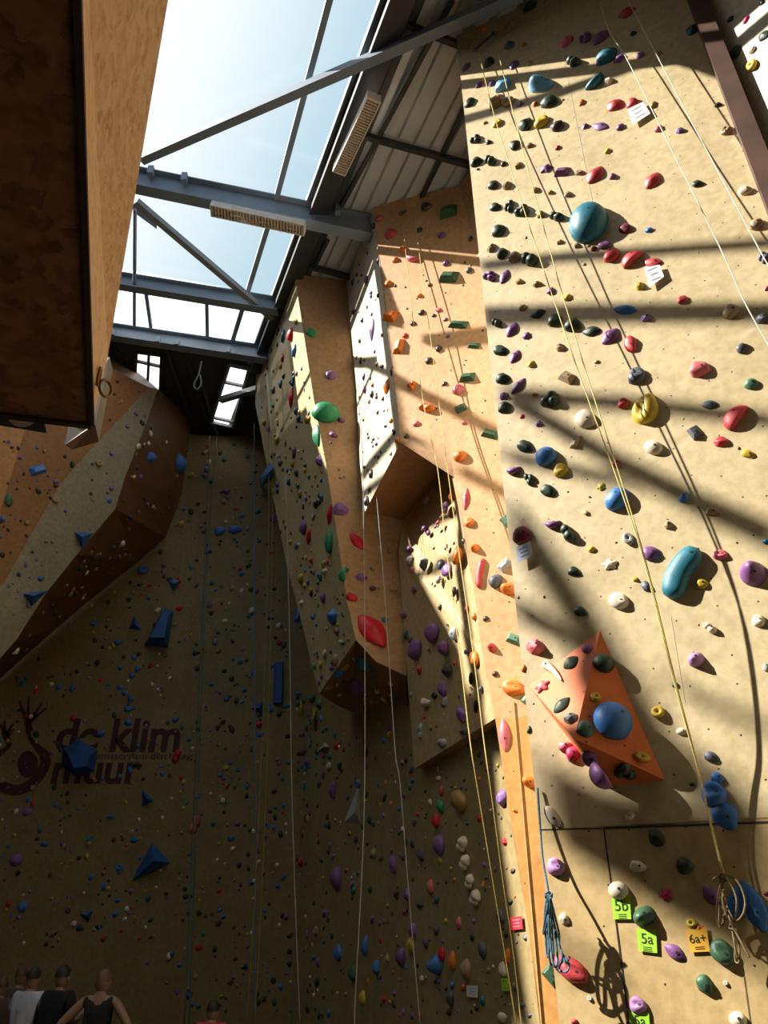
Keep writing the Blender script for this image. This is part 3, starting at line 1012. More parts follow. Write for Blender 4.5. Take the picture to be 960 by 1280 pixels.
# x y w h angle colour kind, in pixels of the photograph
HOLDS = """
662 6 22 13 50 K l|682 3 8 7 0 N c|604 35 9 10 0 O c|590 35 10 8 0 H c|637 30 20 10 60 N l|636 55 15 12 0 S c|655 55 7 7 0 H c|582 83 16 8 55 P l
611 77 12 12 0 K e|642 80 15 10 60 P l|661 78 11 7 30 H c|708 50 20 13 65 I l|731 46 15 13 0 P b|750 45 25 15 50 P l|757 68 31 21 45 T l|743 100 30 15 45 T r
716 75 18 14 0 K b|598 105 13 9 50 P l|614 103 11 9 0 P c|628 104 18 17 0 L j|674 102 32 18 0 L k|587 127 11 12 0 K e|619 125 22 18 30 N w|634 126 14 12 0 N o
650 129 10 8 0 P c|668 129 9 8 0 O c|686 126 20 15 0 K e|726 128 8 10 0 O c|606 153 5 5 0 H c|621 153 11 11 0 Y j|656 154 19 14 45 K e|676 151 18 15 10 Y j
696 156 17 14 50 D e|731 157 9 9 0 P c|750 157 22 11 -10 V l|594 173 14 11 0 K b|610 177 9 7 0 D c|643 180 15 13 35 K e|661 181 12 8 0 H c|697 184 8 7 0 R e
759 188 9 8 0 Y j|595 201 14 12 0 K e|612 199 15 14 0 K b|629 204 10 8 20 D e|597 211 5 4 0 V c|647 206 13 9 50 H c|682 210 18 13 0 P x|702 213 20 12 10 P w
724 215 15 8 0 N c|743 217 27 18 55 R l|765 220 11 9 0 P c|815 224 26 18 60 R l|872 229 14 9 0 K e|616 230 13 11 60 K e|633 231 13 12 0 N c|669 237 12 8 30 H c
688 240 9 7 0 H c|709 242 10 9 0 N c|619 258 14 10 0 K e|636 257 17 12 80 K b|652 262 18 16 0 K b|675 267 13 11 0 H c|695 269 20 14 0 K b|733 274 50 50 20 T d
782 285 16 13 -20 M e|811 287 13 8 0 B e|623 287 18 14 10 K e|699 302 9 9 0 H c|720 306 10 8 0 N c|742 310 10 8 0 M c|755 305 17 11 0 P j|764 317 21 17 70 R e
788 321 31 21 40 R h|816 327 26 12 -5 R l|613 309 13 13 0 N c|627 316 15 13 20 K e|643 320 14 14 0 N e|661 322 23 20 0 K b|611 344 17 14 -20 P b|630 345 21 11 65 P l
648 351 10 9 45 H c|670 354 14 10 0 H c|688 363 12 10 70 P e|709 371 11 10 0 Y e|799 357 16 12 0 Y c|853 374 13 11 0 R j|914 388 21 18 0 N e|952 397 22 15 0 S c
958 360 6 8 0 I e|932 237 18 12 0 W e|945 279 17 15 0 N d|955 320 15 20 0 S b|908 162 15 12 50 N j|897 130 12 8 0 D c|866 35 18 15 70 K l|783 14 23 13 25 R l
791 41 10 7 0 K c|800 68 11 9 0 V c|774 72 15 15 0 P x|760 101 12 11 0 W c|768 130 20 18 50 R l|791 128 17 12 10 R e|816 130 13 8 80 H e|823 160 11 10 0 I e
850 162 13 9 0 V c|775 158 11 10 0 P e|824 66 10 6 0 H c|891 24 13 12 0 Y j|913 23 9 8 0 K e|932 24 14 8 70 J l|918 64 20 15 45 K l|939 62 11 8 55 W o
939 81 16 14 50 Y o|954 44 16 13 60 K l|952 3 8 6 0 K e|653 384 11 9 0 H e|672 391 20 12 20 K l|620 402 13 13 0 K b|693 399 18 16 0 K e|715 405 19 17 0 K e
739 413 24 14 5 K l|639 411 22 14 60 P l|658 419 10 10 0 P e|762 419 27 19 45 P l|788 429 23 17 -70 R e|625 437 19 13 -15 K e|643 445 20 12 60 P l|663 454 11 11 0 Y c
699 433 13 12 0 N c|746 452 9 6 0 H e|708 470 20 16 -20 N w|628 472 18 14 -15 K e|647 482 26 12 50 P l|629 494 14 11 10 V c|668 492 8 7 0 Y c|687 498 24 22 0 K b
630 508 16 14 0 K e|652 520 9 9 0 R x|673 529 10 10 0 V c|779 503 15 14 0 R j|731 523 27 23 -35 W e|718 552 19 11 75 N w|795 468 22 22 0 S j|781 386 31 13 -5 B l
807 396 16 13 0 V c|928 434 16 13 15 S e|874 460 27 21 0 I e|939 479 18 14 0 F e|887 505 22 12 -5 S l|868 539 18 16 -45 S w|917 519 38 28 55 R h|901 551 18 13 0 R j
806 509 42 32 80 Y j|816 558 24 18 -25 W d|656 557 21 15 -25 K e|681 569 27 25 0 B d|700 587 18 18 0 Y j|641 587 19 14 10 P r|661 598 18 13 -60 K b|685 613 20 15 -30 K e
770 579 13 12 0 R c|751 608 12 11 30 Y x|770 622 34 26 50 B d|733 641 13 7 -35 N e|690 654 21 15 5 P r|709 665 24 21 -40 K b|739 686 12 10 0 Y e|652 668 24 22 0 M e
717 714 17 12 -25 K e|762 705 22 16 5 W x|785 673 17 13 -60 A o|814 691 23 17 0 P e|794 724 8 8 0 Y c|808 733 16 11 -50 S e|773 750 26 21 -20 W j|935 567 18 10 -20 Y e
855 621 14 12 60 B e|890 639 18 10 -5 N e|835 656 14 12 0 N c|900 693 19 13 0 I j|940 714 34 32 -60 P k|877 729 16 13 0 Y e|852 714 94 44 62 T s|958 676 8 13 90 T e
887 784 18 14 -20 W b|869 823 21 19 30 U k|948 775 16 17 0 W j|957 834 9 12 0 A c|844 856 10 8 0 K e|822 890 17 16 0 Y o|853 914 16 9 0 W e|725 764 17 12 -25 K e
668 807 27 24 0 I c|733 810 13 11 60 V e|712 827 23 17 40 K l|756 827 27 24 0 K d|691 840 38 14 -45 W n|677 857 23 17 20 I x|701 880 27 16 45 K l|712 896 19 18 0 A c
733 911 22 20 -20 G e|769 898 48 47 0 B d|745 871 13 12 0 Y o|706 932 17 12 20 I e|716 942 20 19 0 J e|737 950 20 20 0 P j|748 972 19 18 0 P d|781 967 27 23 -10 K b
803 946 21 13 -10 Y o|690 1021 30 15 -52 W e|787 1020 12 10 30 W o|820 1047 24 20 -45 K l|797 1083 21 14 -10 W e|694 1083 24 21 -20 U j|889 946 17 13 -20 S e|897 972 16 15 0 B e
892 992 32 34 0 B j|905 1018 42 32 -55 B l|865 980 8 6 0 K e|856 1082 22 20 0 K e|772 1113 25 23 0 W d|804 1145 30 24 25 G k|832 1118 19 17 20 J x|888 1119 28 17 -55 P l
864 1154 13 11 0 Y o|874 1161 14 9 10 O c|903 1191 36 27 -40 G j|881 1231 25 20 -50 G e|907 1229 6 6 0 W o|922 1275 22 20 0 W d|843 1190 30 17 -35 P l|797 1257 22 21 0 U j
920 1129 46 20 85 B l|941 1133 66 30 -65 B l|958 1117 8 6 0 M e|705 1149 15 12 -50 W e|716 1214 42 26 -30 R j|701 1204 20 18 0 I e|689 1219 26 20 -45 G w|737 1248 6 6 0 W o
718 1277 10 8 0 R e|533 257 15 10 10 D e|559 262 24 17 20 G w|524 287 9 8 0 K e|552 293 11 9 0 P e|588 298 9 6 80 D e|488 291 13 12 0 R e|474 272 10 10 0 I e
466 282 10 8 80 D e|503 311 12 9 0 O j|515 322 20 11 -10 I r|494 324 11 8 10 O e|557 328 10 8 70 P e|560 344 25 16 5 G w|586 337 9 9 0 S e|537 356 6 5 0 D e
485 354 11 10 0 O e|524 369 8 7 0 O c|548 387 13 7 -20 I l|487 393 18 16 0 O w|527 390 10 8 0 D e|542 394 7 5 0 D e|516 404 9 7 0 D e|572 404 26 11 0 G w
557 399 6 5 0 P e|560 420 6 5 0 P e|506 419 8 7 0 R e|592 431 16 8 0 G w|497 432 20 13 80 O w|548 435 11 10 30 D e|536 450 11 10 0 D e|583 470 21 13 10 G w
556 479 7 7 0 D e|514 481 13 11 60 O b|572 486 16 13 10 I e|575 509 14 12 30 G w|532 508 22 15 0 O b|482 483 20 10 80 O l|464 412 30 9 88 V l|457 351 14 7 88 P l
440 353 10 5 80 P l|441 389 9 6 80 D e|463 366 7 6 0 P e|472 326 11 5 85 P l|489 463 17 5 88 P l|454 471 12 6 80 P l|477 458 7 6 0 D e|464 493 11 6 80 D e
455 487 9 6 80 P o|470 496 7 5 80 D e|478 498 7 5 80 D e|452 400 8 5 80 D e|477 419 6 5 0 N e|450 452 8 5 80 D e|488 526 8 7 0 O e|520 529 11 8 0 I e
496 550 12 9 80 O e|508 545 8 7 0 D e|460 547 6 5 0 D e|466 549 6 5 0 D e|470 555 6 5 0 D e|488 567 6 6 0 N e|463 592 9 7 60 D e|457 626 14 8 80 S e
455 584 6 5 0 D e|580 528 8 6 0 I e|612 541 23 13 -10 G w|574 569 17 15 0 O d|582 623 30 9 85 R l|586 652 13 12 0 O j|566 619 13 12 0 O e|561 614 12 6 80 D o
593 684 12 11 0 O k|600 716 52 13 82 R s|630 705 20 14 50 A w|619 725 20 17 30 S e|635 735 24 16 -15 O k|632 650 16 13 -40 F w|547 653 8 5 80 R e|555 634 14 12 70 P e
571 695 22 12 82 O o|529 660 8 8 0 P e|535 666 8 8 0 P e|529 705 16 10 60 S c|549 705 14 9 80 S e|557 712 17 13 80 V e|547 724 12 8 70 A e|510 686 10 9 0 P e
510 701 18 8 70 A c|514 712 9 5 80 I e|516 737 9 8 0 P e|557 684 10 5 80 P e|567 740 14 6 80 D o|582 762 14 6 80 R l|592 770 11 7 70 O e|607 773 9 8 0 D e
642 798 21 14 -15 F w|614 809 14 11 -50 R k|566 792 15 10 -70 A e|538 790 20 15 45 V e|517 811 20 15 45 V e|552 809 20 12 -60 P c|504 769 12 10 0 V c|506 793 14 7 80 T e
512 800 11 7 80 G e|582 815 7 7 0 P e|591 823 18 13 80 O j|426 635 23 21 0 V c|411 643 27 8 82 C l|417 543 14 8 -25 P e|427 525 11 7 -20 P e|447 676 28 14 -50 C l
410 676 30 10 88 E e|385 671 20 8 80 C l|427 718 18 9 85 E e|433 712 9 8 0 G e|452 721 20 11 0 V c|466 735 9 8 0 D e|440 746 15 10 -20 C e|466 786 52 30 -50 C l
413 771 18 16 30 B c|488 688 9 9 0 N o|492 736 9 8 0 N o|481 774 9 8 0 T e|407 513 36 26 -15 E d|394 544 31 12 -80 E l|414 468 14 11 -10 V e|389 415 14 11 -40 E e
352 377 14 8 80 E e|362 418 18 8 85 C e|367 438 20 6 80 B e|353 420 20 6 80 B e|369 402 10 9 0 Y e|363 497 26 8 85 C l|341 487 12 6 80 V e|350 480 11 6 80 B e
397 576 16 9 -60 V c|367 564 13 6 80 V e|343 646 16 9 75 V e|378 659 18 9 80 V e|375 723 14 8 80 Y e|380 732 10 7 0 Y e|403 747 16 7 80 V e|372 769 20 9 80 B w
425 843 14 12 0 B c|414 835 10 9 0 P e|433 835 9 9 0 Y e|453 831 13 12 0 T e|446 861 16 14 0 P e|480 877 9 9 0 N e|425 803 9 8 0 W e|557 837 18 12 60 D c
523 837 14 8 75 R l|552 859 20 11 80 V e|542 869 13 10 0 D c|531 877 16 13 -20 W r|555 877 16 7 80 A c|576 893 16 14 -30 V e|524 914 20 7 85 A b|551 928 13 11 30 A b
579 914 14 9 30 S b|589 848 16 8 85 X p|595 883 16 8 85 X p|600 861 10 6 80 S e|619 842 9 8 0 D e|641 859 32 20 -15 O j|656 873 13 9 60 F w|654 835 12 6 80 O e
630 918 42 15 -85 I l|661 977 22 14 -30 O k|643 1013 9 5 -30 O e|661 912 12 6 80 G e|625 998 22 16 -60 V c|415 987 22 13 -85 V l|551 989 15 8 85 R l|549 1007 13 11 80 E e
544 1025 17 9 85 C e|547 1057 25 13 -88 V e|525 1067 15 10 80 S e|490 1081 20 10 -80 V e|419 1099 26 14 -85 V e|508 1117 14 9 80 V e|524 1131 12 9 0 S e|537 1109 15 9 -70 I e
602 1188 19 10 -80 S e|625 1145 17 11 85 S e|562 1248 17 10 -80 S e|602 1251 14 8 -80 T e|452 1247 16 9 80 Y e|512 1180 18 10 85 Y e|500 1197 20 12 -80 V e|515 1162 16 9 80 V e
542 1205 25 13 80 B k|531 1178 13 8 80 S e|439 1215 15 12 80 G e|572 1154 17 8 85 I l|551 1192 16 8 85 C e|564 1201 25 8 88 O e|469 1209 17 9 85 B e|455 1182 24 8 85 B e
421 1190 18 11 80 B e|633 1195 20 8 85 O e|628 1211 18 11 85 W e|627 1272 14 12 0 W e|581 1213 25 12 -85 N e|576 1055 20 13 80 W b|579 1078 20 13 80 W b|585 1102 18 13 85 W b
592 1122 20 15 80 W b|571 1000 25 20 -30 H d|48 587 22 13 20 B w|12 625 17 10 85 G e|191 572 16 14 0 B e|227 579 22 14 80 B e|275 663 14 11 20 B e|294 661 17 11 10 B e
220 945 17 13 80 C b|243 1030 22 14 80 I b|172 836 9 8 0 B e|165 844 9 8 0 B e|150 859 9 8 0 B e|156 866 9 8 0 B e|163 873 9 8 0 B e|160 886 12 9 0 B e|160 903 11 9 -20 B e
126 917 13 9 20 B e|179 712 13 10 0 B o|147 803 13 9 20 B e|124 579 9 8 0 H o|70 625 9 8 0 H o|52 723 9 8 0 B e|139 1021 14 8 0 B l|19 1075 16 14 0 V d|55 1055 11 8 -10 B l
28 1133 13 11 60 B e|168 1050 13 8 15 B l|149 1084 9 9 0 B o|130 1108 11 9 30 B e|146 1125 10 8 0 B r|144 1142 10 9 30 B r|289 1048 9 9 0 B e|34 1014 13 10 20 V e
"""
H = []
for tok in HOLDS.replace('\n', '|').split('|'):
    f = tok.split()
    if len(f) == 7:
        H.append((float(f[0]), float(f[1]), float(f[2]), float(f[3]), float(f[4]), f[5], f[6]))
# ================================================================== surfaces that carry holds
SURF = [('main', wall_right), ('side', wall_right_side), ('centre', wall_centre), ('tower', wall_back_right),
        ('low', wall_low), ('far', wall_far), ('left', wall_left)]


def tree_of(objs):
    V, F, own = [], [], []
    for key, o in objs:
        b0 = len(V)
        mw = Matrix.LocRotScale(o.location, o.rotation_euler, o.scale)
        V += [mw @ v.co for v in o.data.vertices]
        for p in o.data.polygons:
            if p.area < 1e-6:
                continue
            # joint lines are not surfaces to stand on
            if o is wall_right and p.material_index == 2:
                continue
            F.append([b0 + i for i in p.vertices]); own.append((key, p.material_index))
    return BVHTree.FromPolygons(V, F), own


# ------------------------------------------------------------------ volumes (big plywood shapes)
COLS = {
    'K': ('dark green', (0.030, 0.050, 0.030)), 'G': ('green', (0.045, 0.115, 0.06)), 'P': ('purple', (0.20, 0.075, 0.22)),
    'R': ('red', (0.55, 0.055, 0.06)), 'B': ('blue', (0.045, 0.17, 0.46)), 'T': ('teal', (0.022, 0.16, 0.22)),
    'Y': ('yellow', (0.56, 0.38, 0.03)), 'W': ('cream', (0.72, 0.62, 0.47)), 'N': ('tan', (0.36, 0.25, 0.14)),
    'O': ('orange', (0.78, 0.20, 0.025)), 'I': ('pink', (0.66, 0.15, 0.17)), 'S': ('slate grey', (0.10, 0.105, 0.13)),
    'D': ('dark brown', (0.07, 0.045, 0.04)), 'M': ('maroon', (0.20, 0.03, 0.045)), 'L': ('light blue', (0.16, 0.42, 0.66)),
    'E': ('emerald green', (0.03, 0.27, 0.11)), 'F': ('sea green', (0.10, 0.22, 0.15)), 'U': ('lavender', (0.42, 0.20, 0.44)),
    'A': ('grey', (0.36, 0.35, 0.35)), 'C': ('crimson', (0.62, 0.015, 0.03)), 'V': ('violet', (0.23, 0.11, 0.31)),
    'H': ('mustard brown', (0.36, 0.22, 0.06)), 'X': ('black', (0.01, 0.01, 0.01)), 'J': ('magenta', (0.55, 0.03, 0.12)),
}
HM = {k: plain('resin_' + v[0].replace(' ', '_'), v[1], 0.42, var=0.16, scale=14, bump=0.25) for k, v in COLS.items()}
m_bolt = plain('bolt_hole', (0.02, 0.018, 0.016), 0.7)


def volume(outline, peaks, faces, mat, label, key_tree, group=None, name='climbing_volume', shift=0.0):
    """outline: pixels on the wall; peaks: (px, py, height above wall). faces index outline then peaks"""
    tree, own = key_tree
    base = []
    n0 = None
    for q in outline:
        h = tree.ray_cast(CAM, ray(*q).normalized())
        base.append(h[0].copy())
        if n0 is None:
            n0 = h[1].copy()
            if n0.dot(CAM - h[0]) < 0:
                n0 = -n0
    c = sum(base, Vector()) / len(base)
    pk = [on_plane(px, py, c + n0 * hh, n0) for px, py, hh in peaks]
    P = [b + n0 * shift for b in base] + pk
    bm = bmesh.new()
    vv = [bm.verts.new(p) for p in P]
    for f in faces:
        bm.faces.new([vv[i] for i in f])
    o = bm_obj(name, bm, mat)
    return tag(o, label, 'climbing volume', group)


T0 = tree_of(SURF)
m_vor = wall_mat('volume_orange', (0.78, 0.19, 0.045), (0.70, 0.155, 0.035), (MD.x, MD.y), hole_scale=5.0, marks=False, blotch=.4)
m_vbl = wall_mat('volume_blue', (0.05, 0.21, 0.50), (0.035, 0.15, 0.38), (1, 0), hole_scale=5.0, marks=False, blotch=.6)
m_vbl2 = wall_mat('volume_blue_far', (0.035, 0.13, 0.36), (0.02, 0.085, 0.25), (1, 0), hole_scale=5.0, marks=False, blotch=.6)
m_vwh = plain('volume_white', (.50, .48, .45), .6)
orange_vol = volume([(750, 788), (661, 857), (756, 983), (831, 975)], [(718, 923, .30)],
                    [(0, 1, 4), (0, 4, 3), (4, 2, 3), (1, 2, 4)], m_vor,
                    'large faceted orange pyramid volume bolted to the sunlit beige wall', T0)
SURF2 = SURF + [('volume', orange_vol)]

VG = 'blue volumes on the dark far wall'
volume([(206, 759), (217, 764), (210, 810), (181, 806)], [(203, 766, .30), (211, 769, .30), (205, 797, .42), (187, 797, .42)],
       [(0, 1, 5, 4), (1, 2, 6, 5), (2, 3, 7, 6), (3, 0, 4, 7), (4, 5, 6, 7)], m_vbl2,
       'tall tapering blue volume studded with small holds, high on dark far wall', T0, VG)
volume([(99, 924), (122, 938), (118, 964), (96, 972), (77, 956), (79, 935)],
       [(98, 936, .34), (112, 944, .36), (108, 958, .38), (92, 960, .38), (86, 945, .36)],
       [(0, 1, 7, 6), (1, 2, 8, 7), (2, 3, 9, 8), (3, 4, 10, 9), (4, 5, 10), (5, 0, 6, 10), (6, 7, 8, 9, 10)], m_vbl2,
       'round many-sided blue volume on the painted wall lettering', T0, VG)
volume([(190, 1053), (213, 1078), (197, 1088), (164, 1102)], [(192, 1076, .34)],
       [(0, 1, 4), (1, 2, 4), (2, 3, 4), (3, 0, 4)], m_vbl2, 'large kite-shaped blue volume low on the dark far wall', T0, VG)
volume([(209, 724), (227, 725), (217, 740)], [(217, 730, .18)], [(0, 1, 3), (1, 2, 3), (2, 0, 3)], m_vbl2,
       'small blue triangle volume above the tall tapering blue volume', T0, VG)
volume([(168, 769), (177, 788), (161, 786)], [(168, 780, .16)], [(0, 1, 3), (1, 2, 3), (2, 0, 3)], m_vbl2,
       'small blue triangle volume left of the tall tapering blue volume', T0, VG)
volume([(178, 986), (192, 1001), (177, 1009)], [(182, 998, .18)], [(0, 1, 3), (1, 2, 3), (2, 0, 3)], m_vbl2,
       'small blue triangle volume just below the painted wall lettering', T0, VG)
volume([(329, 876), (329, 894), (313, 885)], [(323, 885, .18)], [(0, 1, 3), (1, 2, 3), (2, 0, 3)], m_vbl2,
       'small blue triangle volume beside the long narrow blue bar', T0, VG)
volume([(99, 1142), (116, 1137), (111, 1153)], [(109, 1144, .16)], [(0, 1, 3), (1, 2, 3), (2, 0, 3)], m_vbl2,
       'small blue triangle volume low on the far wall, above the people', T0, VG)
volume([(343, 827), (354, 827), (353, 880), (341, 880)], [(345, 829, .1), (353, 829, .1), (352, 878, .1), (343, 878, .1)],
       [(0, 1, 5, 4), (1, 2, 6, 5), (2, 3, 7, 6), (3, 0, 4, 7), (4, 5, 6, 7)], m_vbl2,
       'long narrow upright blue bar in the dark corner', T0, VG)
volume([(93, 665), (117, 666), (103, 688)], [(103, 671, .25)], [(0, 1, 3), (1, 2, 3), (2, 0, 3)], m_vbl2,
       'blue triangle volume on the cream stripe of left wall', T0)
volume([(30, 742), (60, 738), (40, 758)], [(42, 745, .25)], [(0, 1, 3), (1, 2, 3), (2, 0, 3)], m_vbl2,
       'jagged blue volume at the lower edge of the cream stripe', T0)
volume([(337, 577), (342, 584), (340, 600), (326, 609), (325, 598)], [(334, 592, .45)],
       [(0, 1, 5), (1, 2, 5), (2, 3, 5), (3, 4, 5), (4, 0, 5)], m_vbl,
       'bright blue volume jutting from the left edge of the back tower', T0)
tri = volume([(449, 978), (451, 1029), (430, 1028)], [(444, 1015, .10)], [(0, 1, 3), (1, 2, 3), (2, 0, 3)], m_vwh,
             'tall white triangle volume with a black toothed strip on the dark lower wall', T0)
volume([(406, 928), (412, 934), (394, 941)], [(404, 933, .12)], [(0, 1, 3), (1, 2, 3), (2, 0, 3)], m_vwh,
       'small white triangle volume below the curved brown underside', T0)
m_vye = plain('volume_yellow', (.42, .33, .03), .5)
volume([(375, 876), (379, 878), (379, 896), (373, 896)], [(376, 886, .12)], [(0, 1, 4), (1, 2, 4), (2, 3, 4), (3, 0, 4)], m_vye,
       'narrow yellow volume left of the curved brown underside', T0)
volume([(391, 884), (396, 886), (395, 914), (387, 912)], [(391, 900, .12)], [(0, 1, 4), (1, 2, 4), (2, 3, 4), (3, 0, 4)], m_vye,
       'longer yellow volume under the curved brown underside', T0)

# ------------------------------------------------------------------ hold shapes: unit half-size 1 x 1, height 1
def sphere_bm(sub=3):
    bm = bmesh.new()
    bmesh.ops.create_icosphere(bm, subdivisions=sub, radius=1.0)
    return bm


def hold_bm(kind, a, b, p, seed, sub=3):
    """a, b half width/height, p height; base at z=0"""
    rnd = random.Random(seed)
    off = Vector((rnd.uniform(-50, 50), rnd.uniform(-50, 50), rnd.uniform(-50, 50)))
    smooth = True
    if kind in ('e', 'l', 'd', 'j', 'r', 'h', 'k', 'x'):
        bm = sphere_bm(sub)
        for v in bm.verts:
            x, y, z = v.co
            th = math.atan2(y, x); r2 = math.hypot(x, y)
            nz = noise.noise(v.co * 1.3 + off)
            nf = noise.noise(v.co * 4.0 + off)
            if kind == 'e':
                y *= 1 - .22 * x; z *= 1 - .25 * x
                s = 1 + .18 * nz + .04 * nf
            elif kind == 'l':
                y *= (1 - .45 * x * x); z *= (1 - .35 * abs(x)) * (1 - .3 * abs(y))
                s = 1 + .08 * nz + .03 * nf
            elif kind == 'd':
                s = 1 + .03 * nz
            elif kind == 'j':
                z *= 1 - .55 * math.exp(-(((y - .25) / .28) ** 2 + (x / .7) ** 2)) if z > 0 else 1
                y *= 1 - .15 * x
                s = 1 + .14 * nz + .04 * nf
            elif kind == 'r':
                y = y * .62 + .5 * x * x - .22
                z *= 1 - .3 * y
                s = 1 + .08 * nz
            elif kind == 'h':
                if y < 0:
                    y *= .18
                y -= .35
                y *= 1.25
                z *= .9
                s = 1 + .02 * nz
            elif kind == 'k':
                if z > 0:
                    k = max(0, 1 - z) ** .55
                    f = k / max(1e-3, math.sqrt(max(0, 1 - z * z)) + 1e-3)
                    x *= min(1, f); y *= min(1, f)
                    x += -.25 * z
                s = 1 + .05 * nz
            else:
                rr = 1 - .42 * (0.5 + 0.5 * math.cos(5 * th + 1))
                x *= rr; y *= rr
                z *= 1 - .3 * r2
                s = 1
            v.co = Vector((x * a * s, y * b * s, (z if z > 0 else z * .12) * p * (s if z > 0 else 1)))
    elif kind == 'b':
        bm = bmesh.new()
        k = rnd.choice((2, 2, 3))
        lay = {2: [(-.42, .12, .62), (.36, -.18, .68)], 3: [(-.45, -.25, .55), (.42, -.2, .58), (.0, .42, .58)]}[k]
        for (cx, cy, r) in lay:
            s_ = sphere_bm(sub)
            for v in s_.verts:
                c = v.co.copy()
                s = 1 + .12 * noise.noise(c * 1.6 + off)
                v.co = Vector(((cx + c.x * r * s) * a, (cy + c.y * r * s) * b, max(-.05, c.z) * r * 1.45 * p * s))
            merge_bm(bm, s_)
    elif kind in ('c', 'w'):
        smooth = False
        bm = bmesh.new()
        pts = []
        if kind == 'w':
            base = [(-1, -.8), (1, -1), (.95, .75), (-.85, 1)]
            t0, t1 = (-.55, -.1), (.6, .05)
            pts = [Vector((q[0] * a, q[1] * b, 0)) for q in base] + [Vector((t0[0] * a, -.35 * b, p)), Vector((t1[0] * a, -.45 * b, p * .9)),
                                                                 Vector((-.5 * a, .45 * b, p * .72)), Vector((.5 * a, .35 * b, p * .66))]
        else:
            for i in range(9):
                an = 2 * math.pi * i / 9 + rnd.uniform(-.25, .25)
                pts.append(Vector((math.cos(an) * a * rnd.uniform(.8, 1.05), math.sin(an) * b * rnd.uniform(.8, 1.05), 0)))
            for i in range(5):
                an = 2 * math.pi * i / 5 + rnd.uniform(-.3, .3)
                pts.append(Vector((math.cos(an) * a * rnd.uniform(.3, .65), math.sin(an) * b * rnd.uniform(.3, .65), p * rnd.uniform(.65, 1))))
        vv = [bm.verts.new(q) for q in pts]
        bmesh.ops.convex_hull(bm, input=vv)
        for v in [v for v in bm.verts if not v.link_faces]:
            bm.verts.remove(v)
        bmesh.ops.bevel(bm, geom=bm.edges[:], offset=min(a, b) * .09, segments=2, affect='EDGES', profile=.6)
    elif kind == 'o':
        bm = bmesh.new()
        n, m = 20, 10
        G = []
        for i in range(n):
            t = 2 * math.pi * i / n
            row = []
            w = 1 + .08 * noise.noise(Vector((math.cos(t), math.sin(t), 0)) + off)
            for j in range(m):
                s = 2 * math.pi * j / m
                R = .58 + .42 * math.cos(s)
                row.append(bm.verts.new((math.cos(t) * R * a * w, math.sin(t) * R * b * w, (.42 + .5 * math.sin(s)) * p * (1 - .25 * math.sin(t)))))
            G.append(row)
        for i in range(n):
            for j in range(m):
                bm.faces.new((G[i][j], G[(i + 1) % n][j], G[(i + 1) % n][(j + 1) % m], G[i][(j + 1) % m]))
        c = bm.verts.new((0, 0, .08 * p))
        rim = [G[i][m // 2] for i in range(n)]
        for i in range(n):
            bm.faces.new((rim[i], rim[(i + 1) % n], c))
    elif kind in ('s', 'n'):
        bm = bmesh.new()
        pts, rad = [], []
        n = 16
        for i in range(n):
            t = -1 + 2 * i / (n - 1)
            if kind == 's':
                pts.append(Vector((t * a * .74, (.42 * (1 - t * t) - .25) * b, p * .34)))
                rad.append(b * .70 * math.sqrt(max(.03, 1 - t ** 6 * .97)))
            else:
                u = (t + 1) / 2
                pts.append(Vector((t * a * .92, b * .25 * math.sin(u * 3), p * (.55 - .25 * u))))
                rad.append(b * (.72 * (1 - u) ** .8 + .12) * (1 if i else .55))
        add_tube(bm, pts, 1, 12, radii=rad)
        zs = 2.0 * p / max(1e-6, (2 * max(rad)))
        for v in bm.verts:
            v.co.z = max(-.003, v.co.z * (zs * .6 if kind == 's' else 1))
    elif kind == 'p':
        bm = bmesh.new()
        bmesh.ops.create_circle(bm, cap_ends=True, segments=20, radius=1)
        for v in bm.verts:
            v.co = Vector((v.co.x * a, v.co.y * b, .004))
        r = bmesh.ops.extrude_face_region(bm, geom=bm.faces[:])
        for g in r['geom']:
            if isinstance(g, bmesh.types.BMVert):
                g.co = Vector((g.co.x * .8, g.co.y * .8, .012))
    for f in bm.faces:
        f.smooth = smooth
    return bm


KIND = {'e': 'egg-shaped', 'l': 'leaf-shaped', 'd': 'domed', 'j': 'scooped', 'r': 'kidney-shaped', 'h': 'half-moon', 'k': 'pointed',
        'x': 'star-shaped', 'b': 'lumpy', 'c': 'angular', 'w': 'wedge', 'o': 'ring-shaped', 's': 'long curved', 'n': 'horn-shaped',
        'p': 'oval pocket'}
PROT = {'e': .75, 'l': .6, 'd': .9, 'j': .8, 'r': .8, 'h': .7, 'k': 1.3, 'x': .5, 'b': .9, 'c': .8, 'w': .9, 'o': .8, 's': .75, 'n': .9, 'p': .1}
# ================================================================== placing the holds on the walls
TREE, OWN = tree_of(SURF2)


def cast(px, py):
    h = TREE.ray_cast(CAM, ray(px, py).normalized())
    if h[0] is None:
        return None
    n = h[1].normalized()
    if n.dot(CAM - h[0]) < 0:
        n = -n
    return h[0], n, OWN[h[2]]


